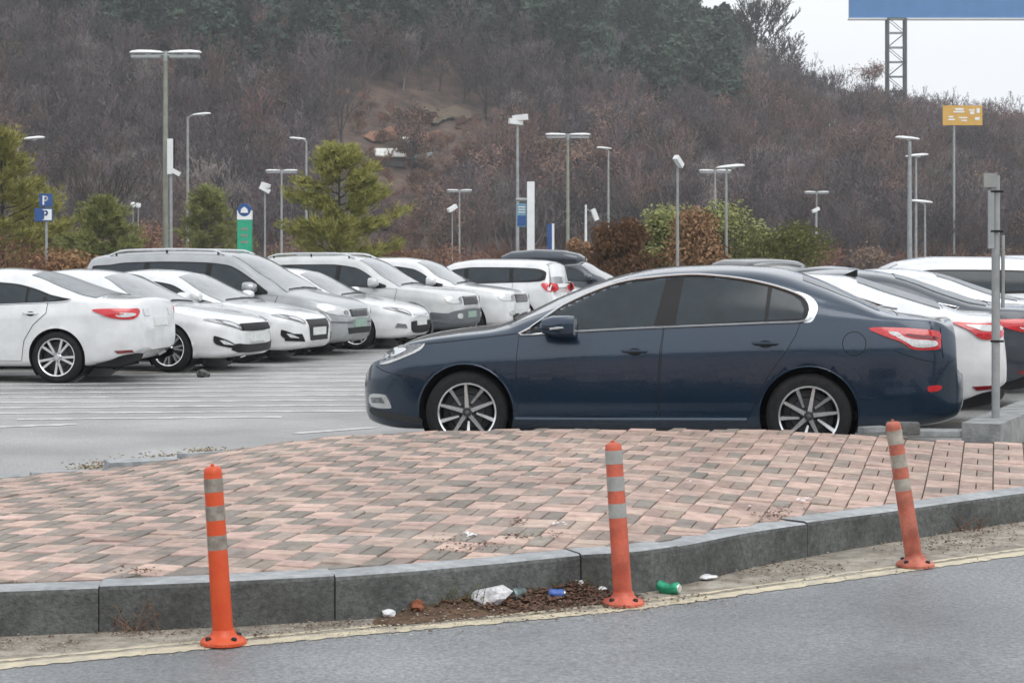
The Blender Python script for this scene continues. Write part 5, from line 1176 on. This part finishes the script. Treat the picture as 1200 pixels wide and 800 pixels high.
MB().box((0, 0, hh / 2 - .1), (.44, .22, hh - .2)).build('pylon_body', M['green'], t); MB().box((0, -.005, hh - .32), (.45, .235, .28)).build('emblem_field', M['signwhite'], t)
mb = MB(); mb.lathe([(.2, 0), (.2, .26)], 20, Matrix.Translation((0, .13, hh - .16)) @ Matrix.Rotation(R(90), 4, 'X')); mb.build('emblem_disc', M['blue'], t)
mb = MB(); mb.prism([(-.12, -.10), (.12, -.10), (.09, .02), (0, .09), (-.09, .02)], Matrix.Translation((0, -.14, hh - .15)) @ Matrix.Rotation(R(90), 4, 'X'), .008); mb.build('emblem_mark', M['signwhite'], t)
for k in range(3): MB().box((.0, -.113, hh - .75 - .2 * k), (.22, .006, .07)).build('lettering', M['polegreen'], t)
p = at(622, 300, 66); hh = at(622, 213, 66).z; t = thing('pylon', 'white square pylon with a small blue sign hung at its side', 'pylon', (p.x, p.y, 0)); MB().box((0, 0, hh / 2), (.26, .26, hh)).build('column', M['signwhite'], t)
MB().tube([(0, 0, hh * .0 + at(0, 234, 66).z), (-.52, 0, at(0, 234, 66).z)], .06, 8).build('bracket', M['galv'], t); zz = at(0, 252, 66).z; MB().box((-.32, -.02, zz), (.34, .06, .82)).build('sign_panel', M['bluelight'], t); MB().box((-.32, -.056, zz - .2), (.30, .008, .36)).build('panel_field', M['blue'], t)
for k in range(3): MB().box((-.32, -.066, zz + .28 - .09 * k), (.24, .006, .035)).build('lettering', M['signwhite'], t)
p = at(644, 300, 66); hh = at(644, 262, 66).z; t = thing('parking_post', 'low blue post sign with a white side right of the white pylon', 'sign', (p.x, p.y, 0)); MB().box((0, 0, hh / 2), (.16, .14, hh)).build('post_front', M['blue'], t); MB().box((.125, 0, hh / 2), (.08, .14, hh)).build('post_side', M['signwhite'], t)
# billboard on a lattice mast behind the ridge
D = 330; a = at(995, 22, D); zb_ = a.z; t = thing('billboard', 'huge blue billboard on a steel lattice mast rising behind the ridge', 'billboard', (at(1050, 0, D).x, D, hz(at(1050, 0, D).x, D) - .5)); zb_ -= t.location.z; wd = 46.; x0 = a.x - t.location.x
MB().box((x0 + wd / 2, 0, zb_ + 6), (wd, 1.0, 12)).build('panel', M['billblue'], t); MB().box((x0 + wd / 2, -.1, zb_ - .12), (wd + .3, 1.3, .3)).build('panel_frame', M['lampwhite'], t)
mw = 1.55
for s in (-1, 1):
    for q in (-1, 1): MB().tube([(s * mw, q * .9, -1), (s * mw, q * .9, zb_)], .22, 6).build('mast_leg', M['truss'], t)
nb = 9
for k in range(nb):
    z0, z1 = zb_ * k / nb, zb_ * (k + 1) / nb
    for q in (-1, 1):
        MB().tube([(-mw, q * .9, z1), (mw, q * .9, z1)], .09, 5).build('mast_rung', M['truss'], t); MB().tube([(-mw if k % 2 else mw, q * .9, z0), (mw if k % 2 else -mw, q * .9, z1)], .06, 5).build('mast_brace', M['truss'], t)
p = at(1118, 300, 200); ztop = at(0, 124, 200).z; t = thing('road_sign', 'amber sign board with white patches on a tall pole before the ridge', 'sign', (p.x, p.y, 0)); MB().tube([(0, 0, 0), (0, 0, ztop)], .13, 8).build('pole', M['galv'], t)
MB().box((.85, -.2, ztop - 1.05), (4.2, .2, 2.1)).build('board', M['yellow'], t)
for bx, bz, bw, bh in ((.3, -.4, .9, .22), (.25, -.68, 1.2, .16), (1.6, -.5, .6, .16), (1.65, -.8, .45, .3), (2.3, -.55, .35, .5), (-.6, -1.2, .5, .16), (-.55, -1.5, .7, .16), (.7, -1.3, .9, .14), (.8, -1.6, .6, .14), (2.2, -1.4, .5, .3)): MB().box((bx + .2, -.32, ztop + bz), (bw, .03, bh)).build('board_patch', M['signwhite'], t)
# ------------------------------------------------------------------ concrete blocks with round sockets, steel post
bd = Vector((.42, .907)).normalized(); bn = Vector((bd.y, -bd.x)); b0 = at(1127, 515, 13.75)
def socket_block(label, org, ln, wd, h, ns_):
    out = [(0, 0), (ln, 0), (ln, wd), (0, wd)]; pts = [Vector(q) for q in out]; edges = [(0, 1), (1, 2), (2, 3), (3, 0)]; rings = []
    for k in range(ns_):
        c = ((k + .5) * ln / ns_, wd * .5); st = len(pts); n = 18
        for i in range(n): pts.append(Vector((c[0] + .13 * math.cos(2 * math.pi * i / n), c[1] + .065 * math.sin(2 * math.pi * i / n))))
        edges += [(st + i, st + (i + 1) % n) for i in range(n)]; rings.append(c)
    V2, _, T, *_ = delaunay_2d_cdt(pts, edges, [], 2, 1e-6)
    t = thing('concrete_block', label, 'concrete block', (org.x, org.y, 0), 0, 'concrete blocks with sockets along the planting strip')
    def W(u, v, z): q = bd * u + bn * v; return (q.x, q.y, z)
    mb = MB(); mb.add([W(q.x, q.y, h) for q in V2], [tuple(f) for f in T]); C = [W(*q, 0) for q in out] + [W(*q, h) for q in out]; mb.add(C, [(0, 1, 5, 4), (1, 2, 6, 5), (2, 3, 7, 6), (3, 0, 4, 7)]); o = mb.build('block', M['concrete'], t)
    for c in rings:
        n = 18; Vv = []
        for z in (h, h - .07):
            for i in range(n): Vv.append(W(c[0] + .13 * math.cos(2 * math.pi * i / n), c[1] + .065 * math.sin(2 * math.pi * i / n), z))
        m2 = MB(); m2.add(Vv, [(i, (i + 1) % n, n + (i + 1) % n, n + i) for i in range(n)] + [tuple(range(n, 2 * n))], False); m2.build('socket', M['kerb'], o)
    return t, [W(*c, h) for c in rings]
bx_ = [('concrete block with round sockets holding the steel post', 3), ('concrete block with round sockets right behind the one holding the steel post', 3), ('concrete block with round sockets at the far end of the row', 3)]
org = Vector((b0.x, b0.y)); posts = None
for lb, n in bx_:
    t, rings = socket_block(lb, org, 1.15, .28, .37, n)
    if posts is None: posts = rings; t0 = t
    org = org + bd * 1.165
pq = Vector(posts[1]) + Vector((t0.location.x, t0.location.y, 0)); Dp = pq.y
t = thing('steel_post', 'galvanised steel post standing in a concrete block, with narrow sign plates on top', 'post', (pq.x, pq.y, .30)); ztop = at(0, 206, Dp).z - .30
MB().tube([(0, 0, 0), (0, 0, ztop)], .032, 12).build('post', M['galv'], t)
MB().box((-.05, -.035, ztop - .035), (.10, .02, .105)).build('top_plate', M['polegrey'], t); MB().box((-.045, -.035, ztop - .33), (.045, .025, .44)).build('sign_plate', M['galv'], t)
for dz in (.12, .42): MB().tube([(-.05, -.045, ztop - dz), (.045, -.045, ztop - dz)], .009, 6).build('clamp', M['blacktrim'], t)
MB().tube([(.052, -.01, ztop - .45), (.052, -.01, ztop - 1.0)], .014, 8).build('side_tube', M['galv'], t); MB().tube([(-.05, -.04, ztop - 1.25), (.05, -.04, ztop - 1.25)], .008, 6).build('bolt', M['blacktrim'], t)
# planting strip right of the blocks
V = []; Fc = []
for k in range(12):
    u = k * .5
    for v in (.285, .9, 2.2, 5.0): q = Vector((b0.x, b0.y)) + bd * u + bn * v; V.append((q.x, q.y, .17 + .02 * math.sin(k * 2 + v * 3)))
for k in range(11):
    for j in range(3): a = k * 4 + j; Fc.append((a, a + 4, a + 5, a + 1)[::-1])
struct(link('planting_strip', mesh('planting_strip', V, Fc, True), M['sand']))
# broken kerb pieces and a timber offcut lying at the end of the bay
def slab(name, label, cat, px, py, D, d, rz, m, z=None):
    p = at(px, py, D); t = MB().box((0, 0, d[2] / 2), d, taper=.97).build(name, m); t.location = (p.x, p.y, p.z if z is None else z); t.rotation_euler = (0, 0, rz); bevel(t, min(d) * .15, 2); return tag(t, label, cat)
slab('kerb_piece', 'dark block lying between the orange post and the concrete block', 'kerb piece', 1058, 509, 13.5, (.24, .12, .09), -.1, M['kerb'])
slab('kerb_piece', 'pale broken concrete slab behind the navy saloon rear wheel', 'kerb piece', 1092, 511, 13.9, (.5, .22, .05), -.1, M['concrete'])
slab('kerb_piece', 'pale angled concrete edge right behind the rear tyre', 'kerb piece', 1022, 507, 14.2, (.22, .08, .05), .5, M['concrete'])
for k, (yl, x0, x1) in enumerate(((493, 1015, 1150), (449, 1120, 1240), (446, -30, 60), (437, 110, 260))):
    lotline('bay_line', on(x0, yl).xy, on(x1, yl + (2 if x0 > 900 else -2)).xy, .12, M['lineyellow'], seed=60 + k)
# edge slabs at the left end of the pavement
for k, (x0, x1) in enumerate(((-60, 28), (30, 118), (120, 205), (208, 262))):
    e0, e1_ = [Vector((float(np.interp(x, [q[0] for q in fpx], [p.x for p in FE])), float(np.interp(x, [q[0] for q in fpx], [p.y for p in FE])))) for x in (x0, x1)]
    c = (e0 + e1_) / 2; d = e1_ - e0; an = math.atan2(d.y, d.x); zc = zp(c.x, c.y)
    o = MB().box((0, 0, 0), (d.length - .01, .16, .12), taper=.98).build('edge_stone', M['kerbtop'], pavement); o.location = (c.x, c.y + .09, zc - .055 + (.01, -.008, .014, 0)[k]); o.rotation_euler = (.06 * (-1) ** k, 0, an)
# ------------------------------------------------------------------ orange delineator posts
def delineator(label, bpx, bpy_, tpx, tpy, mi, bands):
    b = onroad(bpx, bpy_); s = F / b.y; lean = math.atan2((tpx - bpx), (bpy_ - tpy)); H = .75; t = thing('delineator_post', label, 'bollard', b + Vector((0, 0, .006)), rt.uniform(0, 6) * 0, 'orange delineator posts along the kerb')
    mo, mbnd = M['orange'][mi], M['band'][mi]; Rl = Matrix.Rotation(lean, 4, 'Y') @ Matrix.Rotation(R(-1.5), 4, 'X')
    base = MB(); base.lathe([(.098, 0), (.098, .012), (.088, .022), (.062, .030), (.052, .045), (.046, .06)], 28); base.build('base', mo, t)
    for k in range(4): a = k * math.pi / 2 + .75 - math.pi * .5; MB().lathe([(.012, .016), (.012, .031), (.008, .036)], 8, Matrix.Translation((.077 * math.cos(a), .077 * math.sin(a), 0))).build('bolt', M['blacktrim'], t)
    post = MB(); post.lathe([(.044, .03), (.0425, .3), (.0405, .55), (.039, H - .03), (.037, H - .012), (.030, H - .004), (.012, H), (.001, H)], 28, Rl); post.build('post', mo, t)
    for z0, z1 in bands: r0 = .0425 - .0035 * (z0 / H); MB().lathe([(r0 - .003, z0), (r0 + .0012, z0 + .002), (r0 + .0010, z1 - .002), (r0 - .003, z1)], 28, Rl).build('reflective_band', mbnd, t)
    MB().lathe([(.008, H - .004), (.008, H + .008), (.003, H + .012)], 8, Rl).build('cap_plug', mo, t); return t
delineator('bright orange delineator post with brownish reflective bands, standing nearly upright', 262, 755, 248, 548, 0, [(.64, .70), (.52, .585), (.395, .46)])
delineator('faded orange delineator post with grey reflective bands near the crushed green can', 730.5, 709, 718.5, 517, 1, [(.65, .715), (.525, .595), (.40, .47)])
delineator('dusty orange delineator post leaning over by the granite kerb', 1072.5, 664, 1046, 490, 2, [(.63, .705), (.51, .58), (.39, .455)])
# ------------------------------------------------------------------ litter and debris in the gutter
mx0, mx1 = onroad(440, 722).x, onroad(722, 700).x
def mound(x, y):
    'height of the heap of wet dirt against the kerb'
    t = (yk(x) - y) / .24; e = sstep(mx0, mx0 + .35, x) * (1 - sstep(mx1 - .12, mx1, x))
    return zroad(x, y) + .003 + .062 * e * max(0, 1 - t) ** 1.5 * (.8 + .3 * math.sin(x * 17) * math.sin(x * 7 + 2) + .12 * math.sin(x * 53 + y * 40)) if t > -.2 else zroad(x, y)
V = []; Fc = []; nx_, ny_ = 120, 10
for i in range(nx_):
    x = mx0 + (mx1 - mx0) * i / (nx_ - 1)
    for j in range(ny_): y = yk(x) + .02 - .25 * j / (ny_ - 1); V.append((x, y, mound(x, y) + rt.uniform(-.002, .003)))
for i in range(nx_ - 1):
    for j in range(ny_ - 1): a = i * ny_ + j; Fc.append((a, a + 1, a + ny_ + 1, a + ny_))
o = link('dirt_heap', mesh('dirt_heap', V, Fc, True), M['dirt']); o['kind'] = 'stuff'; o['label'] = 'heap of wet brown dirt against the kerb'; o['category'] = 'dirt'
def crumple(name, label, cat, px, py, size, m, seed, flat=.6, rough=.35):
    p = onroad(px, py, .01); p.y = min(p.y, yk(p.x) - size[1] * 1.15); p.z = max(p.z, mound(p.x, p.y)); bm = bmesh.new(); bmesh.ops.create_icosphere(bm, subdivisions=2, radius=1); r = random.Random(seed)
    ax = [(Vector((r.gauss(0, 1), r.gauss(0, 1), r.gauss(0, 1))).normalized(), r.uniform(2, 5), r.uniform(0, 6)) for _ in range(7)]
    for v in bm.verts:
        f = 1 + rough * sum(abs(math.sin(a.dot(v.co) * k + ph)) - .6 for a, k, ph in ax) / 3; v.co = Vector((v.co.x * size[0], v.co.y * size[1], max(-.6, v.co.z) * size[2])) * f
    
    for v in bm.verts: v.co *= 1 + r.uniform(-1, 1) * rough * .75
    me = bpy.data.meshes.new(name); bm.to_mesh(me); bm.free(); o = link(name, me, m); o.location = p + Vector((0, 0, size[2] * .55)); o.rotation_euler = (0, 0, r.uniform(-.5, .5)); return tag(o, label, cat)
M['plastic'] = mat('white_plastic', (.66, .67, .69), .45, var=.15, vscale=20); M['printed'] = mat('printed_wrapper', (.70, .70, .72), .4, base2=(.38, .38, .40), vscale=45)
M['bluewrap'] = mat('blue_wrapper', (.04, .10, .33), .35, var=.2, vscale=30); M['greencan'] = mat('green_can', (.02, .28, .15), .3, .3, var=.3, vscale=30); M['greycan'] = mat('grey_can', (.13, .17, .17), .35, .5, var=.4, vscale=30); M['rust'] = mat('rusty_scrap', (.20, .065, .03), .8, var=.3, vscale=30)
crumple('crumpled_wrapper', 'crumpled white wrapper with black print lying at the kerb', 'litter', 572, 697, (.08, .042, .042), M['printed'], 1, rough=.5)
crumple('plastic_scrap', 'small white plastic scrap left of the crumpled wrapper', 'litter', 458, 713, (.03, .02, .02), M['plastic'], 2)
crumple('plastic_scrap', 'flat white packet lying beside the faded orange post', 'litter', 698, 690, (.045, .025, .012), M['plastic'], 3, rough=.2)
crumple('plastic_scrap', 'flat white paper scrap by the kerb right of the green can', 'litter', 826, 673, (.05, .03, .012), M['plastic'], 4, rough=.2)
crumple('rusty_scrap', 'rust brown scrap against the kerb left of the crumpled wrapper', 'litter', 494, 697, (.035, .03, .03), M['rust'], 5)
crumple('paper_scrap', 'pale paper scrap behind the faded orange post base', 'litter', 676, 684, (.025, .02, .02), M['plastic'], 6)
def can(name, label, px, py, m, ln, r_, rz, dents):
    p = onroad(px, py, .0); p.y = min(p.y, yk(p.x) - .07); p.z = max(p.z, mound(p.x, p.y) - .006); rr = random.Random(px); mb = MB(); n = 18; Vv = []; prof = [(r_ * .8, 0), (r_, .008), (r_, ln * .3), (r_ * .9, ln * .5), (r_, ln * .75), (r_ * .97, ln - .012), (r_ * .7, ln)]
    mb.lathe(prof, n, Matrix.Rotation(rz, 4, 'Z') @ Matrix.Rotation(R(90), 4, 'Y'))
    mb.V = [tuple(Vector(v) * 1 - Vector((0, 0, dents * max(0, math.sin(40 * v[0] + 3) * math.sin(50 * v[1])) * r_))) for v in mb.V]; t = thing(name, label, 'litter', p + Vector((0, 0, r_ * .95 + .004))); mb.build('can_body', m, t)
    e = Matrix.Rotation(rz, 4, 'Z') @ Vector((ln, 0, 0)); MB().lathe([(r_ * .68, -.001), (r_ * .6, .003), (.001, .002)], 14, Matrix.Translation(e) @ Matrix.Rotation(rz, 4, 'Z') @ Matrix.Rotation(R(90), 4, 'Y')).build('can_end', M['alloy'], t)
can('crushed_can', 'crushed green can lying against the kerb', 764, 676, M['greencan'], .115, .030, -.65, .7)
can('drink_can', 'grey green drink can lying beside the crumpled wrapper', 600, 699, M['greycan'], .09, .030, .9, .5)
can('drink_can', 'small blue can lying in the leaf litter between the wrapper and the faded orange post', 642, 696, M['bluewrap'], .075, .020, -.1, .4)
# dead weeds rooted at the kerb foot
def weed(label, px, n, h, seed, m='shrubred'):
    r = random.Random(seed); q = min(pts, key=lambda p: abs(600 + F * p[0] / p[1] - px)); x, y = q; y -= .02; t = thing('dead_weed', label, 'weed', (x, y, zroad(x, y))); st = Tree(); lf = Tree()
    for k in range(n):
        p0 = Vector((r.gauss(0, .05), r.gauss(0, .012), 0)); tip = p0 + Vector((r.gauss(0, .06), r.gauss(-.02, .03), h * r.uniform(.3, 1))); mid = p0.lerp(tip, .5) + Vector((r.gauss(0, .012), 0, 0)); st.tube([p0, mid, tip], [.0022, .0018, .0008], 3, cap=False)
        for j in range(4): lf.leaf(p0.lerp(tip, r.uniform(.2, 1)) + Vector((r.gauss(0, .008), r.gauss(0, .008), 0)), r.uniform(.004, .011), r)
    st.build('stems', M[m], t); lf.build('leaves', M['leafred' if m == 'shrubred' else 'moss'], t)
M['leafred'] = mat('wet_leaves', (.055, .026, .016), .7, base2=(.15, .075, .045), vscale=30); M['moss'] = mat('moss', (.05, .06, .02), .9, base2=(.11, .11, .04), vscale=40)
weed('brown dead weed climbing the kerb left of the bright orange post', 156, 13, .17, 1); weed('thin green weed at the kerb behind the crumpled wrapper', 535, 18, .16, 2, 'moss'); weed('mossy tuft in the kerb joint left of the faded orange post', 676, 24, .13, 3, 'moss'); weed('small dead weed at the kerb beside the dusty leaning post', 1128, 16, .10, 4)
# leaf litter, grit, moss: uncountable
def debris(name, label, spots, n, szr, m, seed, zf_=None):
    r = random.Random(seed); V = []; Fc = []
    for k in range(n):
        px, py, sx, sy, w_ = r.choice(spots); x_, y_ = px + r.gauss(0, sx), py + r.gauss(0, sy); p = onroad(x_, y_, .006) if zf_ is None else zf_(x_, y_)
        if p is None: continue
        if zf_ is None:
            if p.y > yk(p.x) - .012: continue
            p.z = max(p.z, mound(p.x, p.y) + .002)
        s = r.uniform(*szr); a = r.uniform(0, 6.28); b = len(V); t = Vector((math.cos(a), math.sin(a), r.uniform(-.3, .5))) * s; u = Vector((-math.sin(a), math.cos(a), r.uniform(-.3, .5))) * s * .6; up = Vector((0, 0, r.uniform(.002, .012) * w_))
        for q in (t, u, -t, -u): v = p + q + up; V.append((v.x, v.y, max(v.z, p.z - .001)))
        V.append(tuple(p + up + Vector((0, 0, s * r.uniform(.1, .5))))); Fc += [(b + i, b + (i + 1) % 4, b + 4) for i in range(4)]
    o = link(name, mesh(name, V, Fc), m); o['kind'] = 'stuff'; o['label'] = label; o['category'] = 'debris'; return o
M['leafred'] = mat('wet_leaves', (.055, .026, .016), .7, base2=(.15, .075, .045), vscale=30); M['leafpale'] = mat('dry_grit', (.22, .18, .14), .9, base2=(.42, .38, .32), vscale=40); M['moss'] = mat('moss', (.05, .06, .02), .9, base2=(.11, .11, .04), vscale=40)
kl = [(px, py) for px, py in kpx if -100 < px < 1300]
debris('leaf_litter', 'red brown wet leaves matted along the foot of the kerb', [(500, 706, 50, 6, 1), (600, 706, 45, 6, 2), (655, 702, 40, 5, 2), (560, 710, 60, 4, 1), (690, 697, 18, 4, 2)], 2600, (.006, .020), M['leafred'], 1)
debris('gutter_grit', 'pale grit scattered over the sandy gutter', [(a, b + 12, 60, 7, 1) for a, b in kl], 2600, (.003, .009), M['leafpale'], 2)
debris('dark_grit', 'dark grit and leaf crumbs along the kerb foot', [(a, b + 5, 70, 4, 1) for a, b in kl] + [(160, 738, 14, 6, 3), (900, 668, 60, 8, 1), (1150, 625, 40, 8, 1), (1090, 640, 30, 5, 1)], 2400, (.003, .012), M['dirt'], 3)
debris('moss', 'green moss tufts at the foot of the kerb', [(540, 704, 30, 4, 3), (615, 690, 40, 6, 3), (650, 684, 30, 4, 3), (590, 700, 60, 5, 2), (672, 676, 10, 4, 3)], 1100, (.005, .014), M['moss'], 4)
def onpav(px, py):
    a, b = ray(px, py); D = 7.
    while D < 14.4:
        x, y = a * D, D
        if y > yk(x) + KW and HC + b * D <= zp(x, y) + .004: return Vector((x, y, zp(x, y) + .004))
        D += .01
    return None
debris('pavement_leaves', 'red brown dead leaves caught in the pavement joints', [(605, 612, 8, 2, 1), (607, 629, 9, 2, 1), (650, 628, 10, 3, 1), (560, 640, 18, 3, 1), (540, 643, 14, 3, 1), (165, 676, 14, 3, 3), (915, 600, 7, 4, 2), (905, 604, 12, 3, 1), (520, 634, 10, 3, 1)], 320, (.005, .013), M['leafred'], 5, onpav)
debris('edge_weeds', 'dry yellow brown weeds along the far left edge of the pavement', [(170, 543, 22, 3, 4), (140, 546, 14, 2, 4), (200, 538, 16, 2, 4), (110, 549, 14, 2, 3), (240, 530, 12, 2, 3)], 700, (.008, .022), mat('dry_weeds', (.12, .085, .04), .9, base2=(.26, .20, .11), vscale=30), 6, lambda a, b: (lambda q: Vector((q.x, q.y, .01)))(on(a, b, .02)))
debris('pavement_scraps', 'tiny white scraps on the pavement', [(553, 628, 4, 1, 1), (657, 613, 5, 1, 1), (944, 587, 5, 2, 1), (755, 560, 200, 20, 1)], 26, (.008, .02), M['plastic'], 8, onpav)
o = crumple('stone', 'dark stone lying on the lot before the white saloon with fog lamp surrounds', 'stone', 238, 440, (.09, .07, .06), M['kerb'], 9); q = on(238, 442); o.location = (q.x, q.y, .04)
def rag(px, py): pass
# ------------------------------------------------------------------ unseen trees added behind the viewpoint for reflections in paint and glass
PR = []
for k in range(170): PR.append((rt.uniform(-75, 75), rt.uniform(-62, -24), -.3, rt.uniform(0, 6.28), rt.uniform(.5, .95), rt.randrange(9)))
scatter('reflection_wood', 'unseen leafless wood added behind the viewpoint for reflections', 'wood', PR, cb)
PR = [(rt.uniform(-75, 75), rt.uniform(-62, -30), -.3, rt.uniform(0, 6.28), rt.uniform(.5, .9), rt.randrange(4)) for k in range(36)]
scatter('reflection_pines', 'unseen dark pines added behind the viewpoint for reflections', 'wood', PR, cp_)
# ------------------------------------------------------------------ damp air
hb_ = MB().box((0, 310, 38), (900, 820, 84)).build('haze', None); hb_['kind'] = 'stuff'
vm = bpy.data.materials.new('damp_air'); vm.use_nodes = True; N = vm.node_tree.nodes; N.remove(N['Principled BSDF']); pv = N.new('ShaderNodeVolumePrincipled'); pv.inputs['Color'].default_value = (.93, .96, 1, 1); pv.inputs['Density'].default_value = .00048; pv.inputs['Anisotropy'].default_value = .2
vm.node_tree.links.new(pv.outputs[0], N['Material Output'].inputs['Volume']); hb_.data.materials.append(vm)
